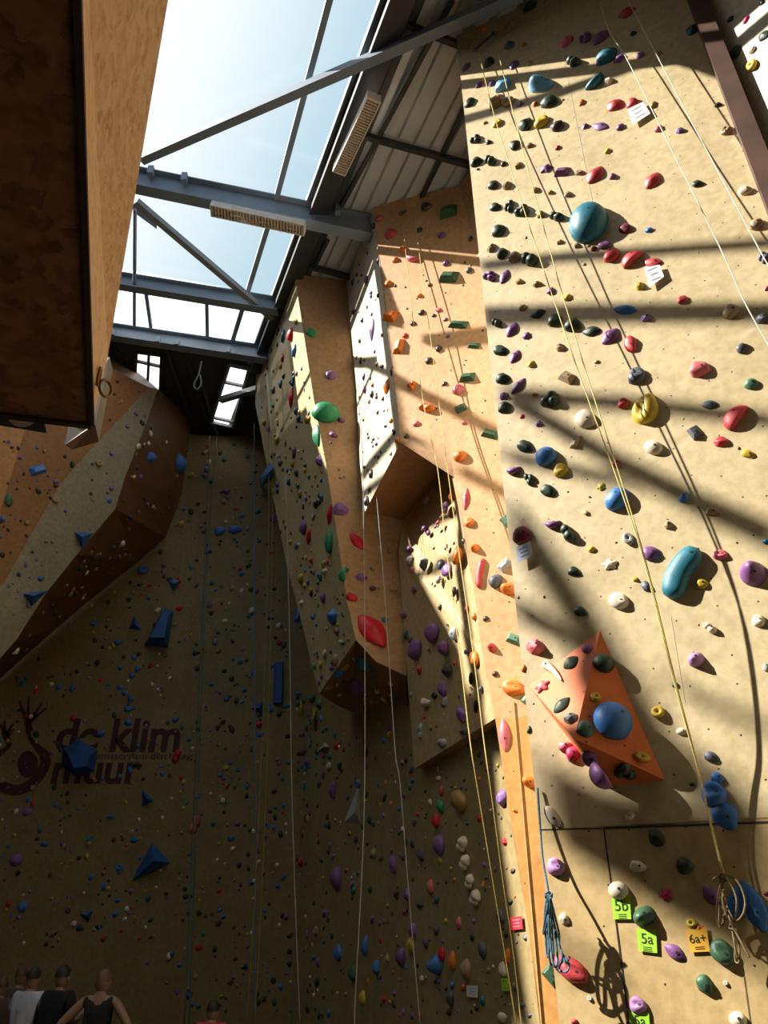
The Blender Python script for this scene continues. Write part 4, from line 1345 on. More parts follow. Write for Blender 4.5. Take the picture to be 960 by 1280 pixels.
def frame_for(px, py, ang, wpx, hpx, prot):
    r = cast(px, py)
    if r is None:
        return None
    p, n, own = r
    dirn = ray(px, py)
    depth = (p - CAM).dot(Vector((0, cp, sp)))
    mpp = depth / FPX
    a, b = wpx * mpp / 2, hpx * mpp / 2
    # cos of view angle keeps the visible outline at the photographed size
    vd = (CAM - p).normalized()
    fs = max(.30, abs(vd.dot(n)))
    ca, sa = math.cos(math.radians(ang)), math.sin(math.radians(ang))
    step = 4.0
    q1 = on_plane(px + ca * step, py - sa * step, p, n) - p
    q2 = on_plane(px + sa * step, py + ca * step, p, n) - p
    f1 = q1.length / (step * mpp); f2 = q2.length / (step * mpp)
    cap = 1.9
    e1 = q1.normalized()
    e2 = n.cross(e1).normalized()
    a2 = a * min(cap, .45 + .55 * f1); b2 = b * min(cap, .45 + .55 * f2)
    pr = prot * min(a2, b2)
    # shift the base so that the middle of the visible body falls on the photographed spot
    c = on_plane(px, py, p + n * pr * .42, n) - n * pr * .42
    return c, n, e1, e2, a2, b2, pr, own


WALLNAME = {'main': 'on the sunlit beige wall', 'side': 'on the wall beyond the brown post', 'low': 'on the dark lower wall',
            'far': 'on the dark far wall', 'volume': 'on the orange pyramid volume'}


def zone(own):
    k, mi = own
    if k == 'centre':
        return {0: 'on the orange tower face', 1: 'on the pale tower side', 2: 'on the shaded overhang', 3: 'on the lower tower side',
                4: 'on the narrow orange strip'}[mi]
    if k == 'tower':
        return {0: 'on the tan back tower', 1: 'on the beige back tower side', 2: 'on the curved brown underside'}[mi]
    if k == 'left':
        return {0: 'on the left orange panel', 1: 'on the left orange panel', 2: 'on the cream stripe', 3: 'on the left brown panel'}[mi]
    return WALLNAME[k]


recs = []
for i, (x, y, w_, h_, an, c, k) in enumerate(H):
    fr_ = frame_for(x, y, an, w_, h_, PROT[k])
    if fr_ is None:
        continue
    recs.append(dict(i=i, x=x, y=y, w=w_, h=h_, a=an, c=c, k=k, fr=fr_, z=zone(fr_[7]), area=w_ * h_))
recs.sort(key=lambda r: -r['area'])
main_recs, small_recs = recs[:300], recs[300:]


def szw(r):
    d = max(r['w'], r['h'])
    return 'big ' if d >= 30 else ('small ' if d < 10 else '')


for r in main_recs:
    r['d'] = '%s%s %s' % (szw(r), COLS[r['c']][0], KIND[r['k']]) + ('' if r['k'] == 'p' else ' hold')
    r['s'] = '%s %s' % (COLS[r['c']][0], KIND[r['k']]) + ('' if r['k'] == 'p' else ' hold')


def direc(r, q):
    dx, dy = r['x'] - q['x'], r['y'] - q['y']
    if abs(dx) > abs(dy) * 1.3:
        return 'right of' if dx > 0 else 'left of'
    if abs(dy) > abs(dx) * 1.3:
        return 'below' if dy > 0 else 'above'
    return ('lower right of' if dx > 0 else 'lower left of') if dy > 0 else ('upper right of' if dx > 0 else 'upper left of')


def art(s):
    return ('an ' if s[0] in 'aeiou' else 'a ') + s


LM = [((733, 274), 'big teal dome'), ((852, 714), 'long curved teal hold'), ((806, 509), 'big yellow scooped hold'), ((748, 890), 'orange pyramid volume'),
      ((917, 519), 'red half-moon hold'), ((674, 102), 'light blue pointed hold'), ((915, 1125), 'brown rope coil'), ((694, 1165), 'blue rope coil')]
cand = {}
count = {}
for r in main_recs:
    near = sorted((q for q in main_recs if q is not r and q['z'] == r['z']), key=lambda q: (q['x'] - r['x']) ** 2 + (q['y'] - r['y']) ** 2)
    near = [q for q in near if (q['x'] - r['x']) ** 2 + (q['y'] - r['y']) ** 2 < 130 ** 2][:7]
    L_ = ['%s %s' % (r['d'], r['z'])]
    L_ += ['%s %s, %s %s' % (r['d'], r['z'], direc(r, q), art(q['s'])) for q in near]
    base_ = r['d'][:-5] if r['d'].endswith(' hold') else r['d']
    for m_, lm in LM:
        if lm != r['s'] and (m_[0] - r['x']) ** 2 + (m_[1] - r['y']) ** 2 < 200 ** 2 and r['z'] == 'on the sunlit beige wall' \
                and (m_[0] - r['x']) ** 2 + (m_[1] - r['y']) ** 2 > 100:
            L_.append('%s %s %s the %s' % (r['d'], r['z'], direc(r, dict(x=m_[0], y=m_[1])), lm))
    for i1 in range(min(4, len(near))):
        for i2 in range(i1 + 1, min(5, len(near))):
            s1, s2 = near[i1]['s'], near[i2]['s']
            if s1 != s2:
                L_.append('%s %s, beside %s and %s' % (r['d'], r['z'], art(s1), art(s2)))
    cand[id(r)] = L_
    for s in set(L_):
        count[s] = count.get(s, 0) + 1
used_labels = set()
ORD = ['topmost', 'second from top', 'third from top', 'fourth from top', 'fifth from top', 'sixth from top', 'seventh from top', 'eighth from top',
       'ninth from top', 'tenth from top']
for r in main_recs:
    lab = None
    for s in cand[id(r)]:
        if count[s] == 1 and len(s.split()) <= 16 and s not in used_labels:
            lab = s
            break
    if lab is None:
        same = sorted((q for q in main_recs if q['d'] == r['d'] and q['z'] == r['z']), key=lambda q: q['y'])
        j = same.index(r)
        lab = '%s of the %ss %s' % (ORD[j] if j < 10 else 'number %d down' % (j + 1), r['d'], r['z'])
        print('FALLBACK', lab)
    used_labels.add(lab)
    r['lab'] = lab

bolt_bm = bmesh.new()
bmesh.ops.create_cone(bolt_bm, cap_ends=True, segments=10, radius1=1, radius2=1, depth=1)
bolt_me = bpy.data.meshes.new('bolt')
bolt_bm.to_mesh(bolt_me); bolt_bm.free()
bolt_me.materials.append(m_bolt)


def mat_of(fr_):
    c, n, e1, e2 = fr_[:4]
    m = Matrix((e1, e2, n)).transposed().to_4x4()
    m.translation = c
    return m


BOLT_Z = {'e': .9, 'l': .85, 'd': .97, 'j': .8, 'r': .9, 'h': .85, 'k': .7, 'x': .8, 'b': .8, 'c': .8, 'w': .8, 'o': .1, 's': .9, 'n': .6}
for r in main_recs:
    c, n, e1, e2, a, b, p, own = r['fr']
    bm = hold_bm(r['k'], a, b, p, r['i'] * 7 + 3, 3)
    o = bm_obj('climbing_hold', bm, HM[r['c']])
    if r['k'] not in ('c', 'w', 'p', 's'):
        for f in o.data.polygons:
            f.use_smooth = True
    if r['k'] in ('o', 's', 'n'):
        for f in o.data.polygons:
            f.use_smooth = True
    o.matrix_world = mat_of(r['fr'])
    tag(o, r['lab'], 'climbing hold', 'climbing holds ' + r['z'])
    if max(r['w'], r['h']) >= 13 and r['k'] not in ('p', 'x') and r['fr'][7][0] in ('main', 'volume', 'side', 'centre'):
        rr = min(.009, .22 * min(a, b))
        # find the real surface point above the chosen spot
        lx, ly = (.25 * a, .15 * b) if r['k'] not in ('o', 's', 'n') else (0, 0)
        if r['k'] == 's':
            lx, ly = .55 * a, .0
        if r['k'] == 'n':
            lx, ly = -.6 * a, .1 * b
        tr_ = BVHTree.FromPolygons([v.co for v in o.data.vertices], [list(f.vertices) for f in o.data.polygons])
        hh = tr_.ray_cast(Vector((lx, ly, 5)), Vector((0, 0, -1)))
        if hh[0] is not None:
            q = bpy.data.objects.new('bolt', bolt_me)
            C.objects.link(q)
            q.parent = o
            q.matrix_local = Matrix.Translation(hh[0]) @ hh[1].to_track_quat('Z', 'Y').to_matrix().to_4x4() @ Matrix.Diagonal((rr, rr, .004, 1))

# ------------------------------------------------------------------ the countless remaining small holds: one object
rnd = random.Random(11)


def inside(px, py, poly):
    c = False
    n = len(poly)
    for i in range(n):
        x1, y1 = poly[i]; x2, y2 = poly[(i + 1) % n]
        if (y1 > py) != (y2 > py) and px < (x2 - x1) * (py - y1) / (y2 - y1) + x1:
            c = not c
    return c


FIELDS = [
    ([(345, 395), (385, 470), (408, 583), (440, 800), (399, 860), (372, 770), (345, 650), (325, 500)], 230, 'KKDDVVBBYYYCTENWO', 3, 7),
    ([(225, 560), (318, 545), (335, 640), (360, 760), (365, 1270), (250, 1270), (150, 1180), (0, 1190), (0, 870), (70, 790), (200, 690)], 760,
     'KKKDDDVVBBBHCYTWN', 3, 8),
    ([(370, 900), (505, 905), (520, 970), (630, 905), (640, 1050), (668, 1270), (380, 1270), (365, 1000)], 430, 'KKDDVVBSSCTYWNO', 3, 8),
    ([(190, 500), (232, 540), (218, 620), (160, 700), (20, 830), (5, 820), (150, 640)], 70, 'KKDVWNH', 3, 7),
    ([(170, 510), (190, 500), (140, 630), (60, 730), (5, 810), (10, 730), (110, 570)], 34, 'KDVHNB', 3, 7),
    ([(0, 545), (80, 565), (100, 570), (40, 660), (0, 720)], 40, 'KDBVH', 3, 8),
    ([(140, 460), (185, 487), (120, 555), (95, 560)], 10, 'KDH', 3, 6),
    ([(440, 330), (465, 300), (480, 400), (496, 545), (458, 620), (448, 520)], 60, 'KDDNVH', 2.5, 5),
    ([(505, 660), (545, 600), (575, 640), (610, 880), (530, 945), (515, 900), (505, 800)], 46, 'KDDNVCHA', 3, 7),
    ([(480, 290), (570, 250), (600, 380), (625, 600), (640, 760), (600, 760), (560, 540), (500, 530)], 36, 'DDHN', 2, 3.5),
    ([(585, 60), (860, 20), (955, 300), (955, 1270), (710, 1270), (650, 800), (600, 300)], 26, 'DHN', 2.5, 4),
    ([(395, 560), (440, 520), (490, 660), (500, 820), (450, 790), (425, 660)], 16, 'NNDH', 3, 5),
    ([(400, 800), (450, 815), (500, 850), (490, 890), (440, 885), (405, 862)], 26, 'YWNVDT', 4, 9),
    ([(370, 860), (420, 885), (420, 990), (380, 1000), (368, 900)], 40, 'BTTKWG', 3, 9),
]
stuff_bm = bmesh.new()
order = sorted(COLS)
todo = []
for poly, n, cols, lo, hi in FIELDS:
    xs = [q[0] for q in poly]; ys = [q[1] for q in poly]
    k = 0
    while k < n:
        px, py = rnd.uniform(min(xs), max(xs)), rnd.uniform(min(ys), max(ys))
        if not inside(px, py, poly):
            continue
        k += 1
        s = lo + (hi - lo) * rnd.random() ** 2
        if min(((px - q['x']) ** 2 + (py - q['y']) ** 2) ** .5 - max(q['w'], q['h']) / 2 for q in main_recs) < s * .8:
            continue
        todo.append((px, py, s * rnd.uniform(1, 1.5), s, rnd.uniform(20, 110), rnd.choice(cols), rnd.choice('eeelc')))
todo += [(r['x'], r['y'], r['w'], r['h'], r['a'], r['c'], r['k']) for r in small_recs]
for i, (px, py, w_, h_, an, c, k) in enumerate(todo):
    fr_ = frame_for(px, py, an, w_, h_, PROT[k])
    if fr_ is None:
        continue
    c0, n, e1, e2, a, b, p, own = fr_
    hb = hold_bm(k, a, b, p, i + 1000, 1)
    hb.transform(mat_of(fr_))
    mi = order.index(c)
    for f in hb.faces:
        f.material_index = mi
    merge_bm(stuff_bm, hb)
so_ = bm_obj('small_climbing_holds', stuff_bm, [HM[k] for k in order])
tag(so_, 'scatter of countless tiny climbing holds over all the climbing walls', 'climbing holds')
so_['kind'] = 'stuff'
# ================================================================== ropes
m_ry = plain('rope_yellow', (0.62, 0.50, 0.16), .7, var=.25, scale=90)
m_rp = plain('rope_pale', (0.66, 0.60, 0.46), .7, var=.2, scale=90)
m_rb = plain('rope_brown', (0.22, 0.15, 0.07), .8, var=.3, scale=90)
m_rbl = plain('rope_blue', (0.07, 0.15, 0.21), .8, var=.5, scale=60)
m_rd = plain('rope_dark', (0.05, 0.06, 0.05), .8)
m_rg = plain('rope_green', (0.10, 0.14, 0.10), .8)
m_rdy = plain('rope_yellow_shaded', (0.26, 0.21, 0.07), .8)  # yellow rope copy darkened for the dim corner, shade put into the colour
m_rw = plain('rope_white', (0.34, 0.33, 0.30), .8)


def Mo(px, py, off):
    return on_plane(px, py, MP + MN * off, MN)


def rope(strands, r, mat, label, group=None):
    bm = bmesh.new()
    for s in strands:
        add_tube(bm, smooth_path(s, 5), r, 6)
    return tag(bm_obj('climbing_rope', bm, mat), label, 'rope', group)


def mstrand(pts):
    return [Mo(*p) for p in pts]


RG = 'ropes hanging in front of the sunlit wall'
rope([mstrand([(598, 63, .07), (618, 145, .11), (655, 262, .17), (694, 380, .23), (732, 490, .27), (772, 600, .29), (806, 705, .28),
               (842, 850, .22), (868, 945, .15), (889, 1030, .10), (905, 1094, .09)]),
      mstrand([(618, 47, .07), (652, 182, .13), (690, 322, .20), (708, 385, .23), (742, 495, .27), (778, 605, .29), (808, 705, .27),
               (844, 850, .21), (869, 945, .14), (888, 1030, .09), (903, 1092, .08)])], .0045, m_ry,
     'yellow double rope from the top anchor of sunlit wall down to the brown coil', RG)
rope([mstrand([(742, -30, .1), (760, 35, .12), (781, 69, .13), (812, 131, .16), (845, 198, .19), (877, 262, .22), (906, 322, .25), (933, 382, .28),
               (966, 440, .3)])], .0046, m_rp, 'pale rope right of the yellow double rope, left of two pale ropes', RG)
rope([mstrand([(772, -30, .1), (787, 4, .12), (820, 67, .15), (860, 144, .18), (889, 198, .2), (916, 249, .22), (950, 313, .24), (972, 352, .25)])],
     .0046, m_rp, 'rightmost pale rope beside the dark brown post', RG)


def ystrand(pts):
    return [at(*p) for p in pts]


rope([ystrand([(502, 267, 7.95), (520, 433, 7.7), (531, 513, 7.6), (547, 586, 7.5), (557, 678, 7.4), (575, 820, 7.25), (588, 930, 7.15),
               (601, 1013, 7.1), (646, 1284, 6.9)]),
      ystrand([(517, 263, 7.9), (534, 390, 7.7), (550, 513, 7.6), (568, 650, 7.4), (591, 813, 7.2), (604, 920, 7.1), (617, 1017, 7.05),
               (628, 1100, 6.95), (640, 1180, 6.9), (652, 1284, 6.85)])], .005, m_ry,
     'yellow double rope hanging in front of the orange tower', 'ropes in front of the orange tower')
rope([ystrand([(447, 480, 9.4), (453, 568, 9.3), (455, 700, 9.2), (456, 820, 9.1), (455, 1020, 9.0), (444, 1247, 8.9), (443, 1290, 8.9)])], .006, m_rw,
     'white rope crossing the tan back tower, hanging left of a similar white rope', 'white ropes before the back tower')
rope([ystrand([(450, 400, 9.5), (460, 498, 9.3), (469, 600, 9.2), (478, 707, 9.1), (486, 820, 9.0), (494, 940, 8.9), (500, 980, 8.9), (512, 1130, 8.8),
               (526, 1290, 8.7)])], .006, m_rw,
     'white rope in front of the shaded overhang, right of a similar white rope', 'white ropes before the back tower')
rope([ystrand([(332, 470, 12.6), (336, 590, 12.4), (332, 800, 12.2), (322, 1050, 12.0), (308, 1290, 11.8)]),
      ystrand([(340, 470, 12.6), (341, 600, 12.4), (338, 800, 12.2), (330, 1050, 12.0), (318, 1290, 11.8)])], .007, m_rdy,
     'thin yellow double rope hanging before the dark corner', 'ropes in the dark corner')
rope([ystrand([(318, 530, 14.0), (318, 800, 13.8), (320, 1050, 13.6), (318, 1290, 13.4)])], .012, plain('rope_slate', (.13, .16, .24)),
     'slate blue rope hanging left of the back tower', 'ropes in the dark corner')
rope([ystrand([(352, 470, 11.4), (358, 640, 11.2), (362, 800, 11.0), (365, 1000, 10.8), (375, 1290, 10.5)])], .007, m_rw,
     'pale rope hanging right of the long narrow blue bar', 'ropes in the dark corner')
rope([ystrand([(262, 545, 15.0), (256, 700, 14.9), (242, 1020, 14.7), (230, 1290, 14.5)]),
      ystrand([(271, 547, 15.0), (259, 700, 14.9), (246, 1020, 14.7), (236, 1290, 14.5)])], .012, m_rg,
     'dull green double rope hanging on the dark far wall', 'ropes in the dark corner')
# anchors at the tops
m_metal = plain('anchor_metal', (.12, .115, .11), .4, metal=.7)
for (a, b, F, lab) in (((594, 62), (618, 41), lambda x, y: Mo(x, y, .05), 'metal anchor bar with two rings at the top of the sunlit wall'),
                       ((501, 266), (520, 260), lambda x, y: at(x, y, 8.0), 'metal anchor bar with two rings at the top of the orange tower')):
    pa, pb = F(*a), F(*b)
    root = empty('rope_anchor', (pa + pb) / 2, lab, 'rope anchor', 'rope anchors')
    bm = bmesh.new(); add_bar(bm, pa, pb, .025, .02); part('bar', bm, m_metal, root)
    for p in (pa, pb):
        bm = bmesh.new()
        add_tube(bm, [p + Vector((math.cos(t) * .03, -.01, -.03 + math.sin(t) * .035)) for t in [2 * math.pi * i / 14 for i in range(14)]], .006, 6, closed=True)
        part('ring', bm, m_metal, root, True)
# coils tied at the bottom
rnd2 = random.Random(5)
loops = [
    [(905, 1092), (922, 1102), (931, 1124), (929, 1142), (920, 1151), (912, 1140), (905, 1120), (903, 1098)],
    [(904, 1094), (915, 1108), (921, 1128), (917, 1150), (908, 1138), (902, 1112)],
    [(903, 1096), (898, 1118), (896, 1145), (900, 1159), (905, 1145), (904, 1118)],
    [(904, 1096), (900, 1122), (899, 1150), (903, 1157), (907, 1140), (906, 1110)],
    [(903, 1092), (893, 1098), (891, 1102)],
    [(905, 1110), (903, 1125), (908, 1142), (914, 1158), (918, 1178), (922, 1198)],
    [(904, 1112), (906, 1130), (912, 1148), (918, 1162), (928, 1180), (937, 1197)],
    [(906, 1118), (910, 1138), (915, 1156), (919, 1176), (919, 1200), (924, 1202), (924, 1180), (919, 1158)],
    [(899, 1122), (908, 1126), (903, 1134), (910, 1140), (904, 1146), (914, 1152), (911, 1160), (921, 1162)],
]
root = empty('rope_coil', Mo(905, 1095, .08), 'brown coiled rope knotted and hanging before blue holds, lower right', 'rope coil', 'coiled ropes')
bm = bmesh.new()
for L_ in loops:
    add_tube(bm, smooth_path([Mo(x, y, .07 + rnd2.uniform(0, .06)) for x, y in L_], 6), .0055, 6)
part('loops', bm, m_rb, root)
bm = bmesh.new()
kp = [Mo(904 + 4 * math.cos(t), 1094 + 5 * math.sin(t * 1.0) + t * .5, .085 + .02 * math.sin(t * 2)) for t in [i * .5 for i in range(26)]]
add_tube(bm, smooth_path(kp, 3), .006, 6)
part('knot', bm, m_rb, root)
loops = [
    [(686, 1118), (683, 1140), (679, 1166), (682, 1160), (686, 1138), (687, 1119)],
    [(685, 1120), (684, 1150), (686, 1190), (689, 1206), (692, 1196), (690, 1160), (687, 1122)],
    [(686, 1120), (687, 1155), (690, 1195), (694, 1209), (697, 1198), (693, 1160), (688, 1122)],
    [(687, 1120), (692, 1150), (698, 1176), (702, 1190), (708, 1204), (712, 1196)],
    [(688, 1122), (694, 1146), (699, 1168), (699, 1180), (703, 1196), (699, 1212), (709, 1214), (711, 1204), (703, 1193)],
    [(684, 1119), (681, 1142), (682, 1170), (684, 1196), (687, 1184), (686, 1150), (686, 1120)],
]
root = empty('rope_coil', Mo(686, 1118, .16), 'blue coiled rope hanging at left edge of sunlit wall over a red hold', 'rope coil', 'coiled ropes')
bm = bmesh.new()
for L_ in loops:
    add_tube(bm, smooth_path([Mo(x, y, .13 + rnd2.uniform(0, .07)) for x, y in L_], 6), .0065, 6)
part('loops', bm, m_rbl, root)
bm = bmesh.new()
kp = [Mo(686 + 4 * math.cos(t), 1117 + 3 * math.sin(t) + t * .4, .16 + .015 * math.sin(t * 2)) for t in [i * .5 for i in range(22)]]
add_tube(bm, smooth_path(kp, 3), .007, 6)
part('knot', bm, m_rbl, root)
rope([[Mo(672, 985, .02), Mo(675, 1030, .05), Mo(678, 1070, .09), Mo(682, 1095, .13), Mo(686, 1117, .16)]], .007, m_rbl,
     'short blue rope running down the edge of sunlit wall to the blue coil', RG)

# ================================================================== cards on the walls
m_lime = plain('card_lime', (.38, .72, .04), .6, var=.05)
m_amber = plain('card_amber', (.80, .42, .04), .6, var=.05)
m_card = plain('card_white', (.78, .76, .74), .6, var=.05)
m_bluec = plain('card_bluish', (.62, .66, .82), .6, var=.1)
m_redc = plain('card_red', (.62, .03, .05), .6, var=.05)
m_ink = plain('card_ink', (.03, .035, .02), .7)
m_inkw = plain('card_ink_white', (.7, .68, .66), .7)


def card(px, off, mat, label, text=None, ink=None, lines=0, F=None, tscale=.5, group='grade cards'):
    ink = ink or m_ink
    F = F or (lambda x, y: Mo(x, y, off))
    P = [F(*q) for q in px]
    c = sum(P, Vector()) / 4
    root = empty('route_card', c, label, 'card', group)
    n = (P[1] - P[0]).cross(P[3] - P[0]).normalized()
    if n.dot(CAM - c) < 0:
        n = -n
    bm = bmesh.new()
    a = [bm.verts.new(p) for p in P]; b = [bm.verts.new(p - n * .003) for p in P]
    bm.faces.new(a); bm.faces.new(b[::-1])
    for i in range(4):
        bm.faces.new((a[i], a[(i + 1) % 4], b[(i + 1) % 4], b[i]))
    part('card', bm, mat, root)
    ex = ((P[1] - P[0]) + (P[2] - P[3])).normalized(); ey = n.cross(ex)
    W_ = (P[1] - P[0]).length; Hh = (P[3] - P[0]).length
    bm = bmesh.new()
    if text:
        merge_bm(bm, text_bm(text, Hh * tscale * 1.35, c + n * .001 + ey * Hh * .06, ex, ey, .0006))
    for k in range(lines):
        if not text:
            bm = bmesh.new()
        y0 = (-.30 - .08 * k) if text else (.25 - .5 * k / max(1, lines - 1))
        add_box(bm, c + n * .001 + ey * Hh * y0, ex, ey, n, W_ * (.22 if text else .30 - .06 * (k % 2)), Hh * .012, .0006)
        if not text:
            part('text_line', bm, ink, root)
    if text:
        part('lettering', bm, ink, root)
    return root


card([(764, 1120), (787, 1119), (789, 1149), (767, 1149)], .012, m_lime, 'lime green card reading 5b below a round cream hold', '5b', lines=3)
card([(795.4, 1160.8), (820, 1162), (821.5, 1191.5), (798.5, 1188.5)], .012, m_lime, 'lime green card reading 5a below a sea green egg-shaped hold', '5a', lines=3)
card([(857, 1162), (883, 1159), (887.5, 1189.4), (863, 1190.4)], .012, m_amber, 'amber card reading 6a+ left of the big green hold', '6a+', lines=2, tscale=.42)
card([(786, 1263), (811, 1266), (813, 1293), (789, 1291)], .012, m_lime, 'lime green card cut off at bottom edge, below a lavender hold', '5a', lines=3)
card([(784, 136.5), (804, 127), (813, 141.7), (791, 156)], .03, m_card, 'tilted white card under a red hold near the top of sunlit wall', lines=3, group='white cards')
card([(805, 334), (824.6, 331), (830, 345.6), (812, 359)], .03, m_card, 'tilted white card under the red holds right of the teal dome', lines=3, group='white cards')
card([(645, 684), (663, 676.5), (665, 695), (647, 703.5)], .04, m_bluec, 'bluish crumpled card under the maroon hold at wall edge', lines=3, group='white cards')


def Lo(x, y):
    r = cast(x, y)
    return r[0] + (CAM - r[0]).normalized() * .05


card([(637, 1147), (652, 1145), (653.5, 1161), (639, 1163)], 0, m_redc, 'small red sign with white lines beside the narrow orange strip', lines=3, ink=m_inkw, F=Lo, group='small signs low down')
card([(583, 1232), (597, 1232), (597, 1247), (583.5, 1246)], 0, m_card, 'small white sign with dark lines low on the dark lower wall', lines=3, F=Lo, group='small signs low down')
card([(626, 1222), (635, 1223), (636, 1239), (627.5, 1239)], 0, m_lime, 'small lime green card low on the dark lower wall', lines=2, F=Lo, group='small signs low down')
# black toothed strip on the white triangle volume
bm = bmesh.new()
for k in range(9):
    p = at(446.2, 992 + k * 3.9, 8.9)
    r = cast(447.0, 993 + k * 3.9)
    if r:
        p = r[0] + (CAM - r[0]).normalized() * .02
        add_box(bm, p, Vector((.33, -.94, 0)), Vector((.94, .33, 0)), Vector((0, 0, 1)), .07, .01, .016)
o_ = bm_obj('toothed_strip', bm, m_ink, tri)

# ================================================================== painted lettering on the far wall
m_paint = plain('maroon_paint', (.06, .015, .014), .7)
m_paint2 = plain('dark_paint', (.035, .028, .022), .7)
root = empty('wall_logo', at(110, 940, FARY - .01), 'maroon painted lettering and reaching climber emblem on the dark far wall', 'painted logo')


def fitted(s, x0, x1, ybase, ytop, mat, name, bold=False):
    bm = text_bm(s, 1.0, Vector(), Vector((1, 0, 0)), Vector((0, 1, 0)), .0, 'LEFT', bold)
    xs = [v.co.x for v in bm.verts]; ys = [v.co.y for v in bm.verts]
    a = at(x0, ybase, FARY - .012); b = at(x1, ybase, FARY - .012); t = at(x0, ytop, FARY - .012)
    for v in bm.verts:
        u = (v.co.x - min(xs)) / (max(xs) - min(xs)); w_ = (v.co.y - min(ys)) / (max(ys) - min(ys))
        v.co = Vector((a.x + (b.x - a.x) * u, FARY - .012, a.z + (t.z - a.z) * w_))
    bmesh.ops.triangulate(bm, faces=bm.faces[:])
    part(name, bm, mat, root)


fitted('de', 67, 121, 940, 898, m_paint, 'lettering', True)
fitted('klim', 136, 223, 940, 898, m_paint, 'lettering', True)
fitted('muur', 63, 175, 980, 953, m_paint, 'lettering', True)
fitted('amsterdam', 120, 183, 949, 941, m_paint2, 'lettering')
fitted('den', 188, 207, 949, 941, m_paint2, 'lettering')
fitted('haag', 211, 240, 951, 941, m_paint2, 'lettering')


def flat_strip(bm, pts, wd, y=FARY - .012):
    pts = smooth_path([Vector((p[0], p[1], 0)) for p in pts], 5)
    n = len(pts)
    A_, B_ = [], []
    for i in range(n):
        d_ = pts[min(i + 1, n - 1)] - pts[max(i - 1, 0)]
        l = math.hypot(d_.x, d_.y) or 1
        f = i / (n - 1) * (len(wd) - 1)
        k = min(int(f), len(wd) - 2)
        w_ = wd[k] + (wd[k + 1] - wd[k]) * (f - k)
        nx, ny = -d_.y / l * w_ / 2, d_.x / l * w_ / 2
        A_.append(bm.verts.new(at(pts[i].x + nx, pts[i].y + ny, y))); B_.append(bm.verts.new(at(pts[i].x - nx, pts[i].y - ny, y)))
    for i in range(n - 1):
        bm.faces.new((A_[i], A_[i + 1], B_[i + 1], B_[i]))


bm = bmesh.new()
K_ = 3.692


def px_(L_):
    return [(x / K_, 860 + y / K_) for x, y in L_]


flat_strip(bm, px_([(128, 150), (135, 220), (165, 265), (205, 310), (205, 360), (160, 430), (90, 470), (30, 462), (-10, 445)]),
           [10, 5, 7, 13, 13, 12, 13, 14, 12])
for f in ([(130, 150), (100, 95), (92, 60)], [(130, 145), (130, 90), (134, 42)], [(135, 150), (170, 105), (192, 72)], [(140, 150), (180, 120), (215, 92)],
          [(130, 130), (135, 150), (150, 200)]):
    flat_strip(bm, px_(f), [7, 3, 2])
flat_strip(bm, px_([(-10, 310), (20, 285), (42, 262), (28, 225), (20, 200)]), [7, 6, 5, 9, 8])
for f in ([(25, 215), (5, 175), (-4, 165)], [(22, 205), (20, 165), (24, 150)], [(30, 215), (50, 180), (62, 165)], [(30, 225), (55, 200), (64, 190)]):
    flat_strip(bm, px_(f), [5, 3, 2])
ce = px_([(128, 352)])[0]
ring_ = [bm.verts.new(at(ce[0] + 13 * math.cos(t), ce[1] + 17 * math.sin(t), FARY - .013)) for t in [2 * math.pi * i / 24 for i in range(24)]]
bm.faces.new(ring_)
part('climber_emblem', bm, m_paint, root)

# ================================================================== people, seen from behind
m_skin = plain('skin', (.30, .165, .105), .55, var=.06)
m_hair_d = plain('hair_dark', (.02, .014, .01), .6)
m_hair_b = plain('hair_brown', (.09, .045, .022), .6)


def skin_mesh(verts, edges, radii, root_i, levels=2):
    me = bpy.data.meshes.new('sk')
    bm = bmesh.new()
    lay = bm.verts.layers.skin.verify()
    vv = []
    for p, r in zip(verts, radii):
        v = bm.verts.new(p)
        v[lay].radius = (r, r) if not isinstance(r, tuple) else r
        vv.append(v)
    vv[root_i][lay].use_root = True
    for a, b in edges:
        bm.edges.new((vv[a], vv[b]))
    bm.to_mesh(me); bm.free()
    ob = bpy.data.objects.new('sk', me)
    C.objects.link(ob)
    md = ob.modifiers.new('s', 'SKIN'); md.use_smooth_shade = True
    sb_ = ob.modifiers.new('d', 'SUBSURF'); sb_.levels = levels; sb_.render_levels = levels
    dg = bpy.context.evaluated_depsgraph_get()
    out = bpy.data.meshes.new_from_object(ob.evaluated_get(dg))
    bpy.data.objects.remove(ob); bpy.data.meshes.remove(me)
    b2 = bmesh.new(); b2.from_mesh(out); bpy.data.meshes.remove(out)
    for f in b2.faces:
        f.smooth = True
    return b2


def ellipsoid(c, r, sub=3):
    bm = sphere_bm(sub)
    for v in bm.verts:
        v.co = Vector((c[0] + v.co.x * r[0], c[1] + v.co.y * r[1], c[2] + v.co.z * r[2]))
    for f in bm.faces:
        f.smooth = True
    return bm


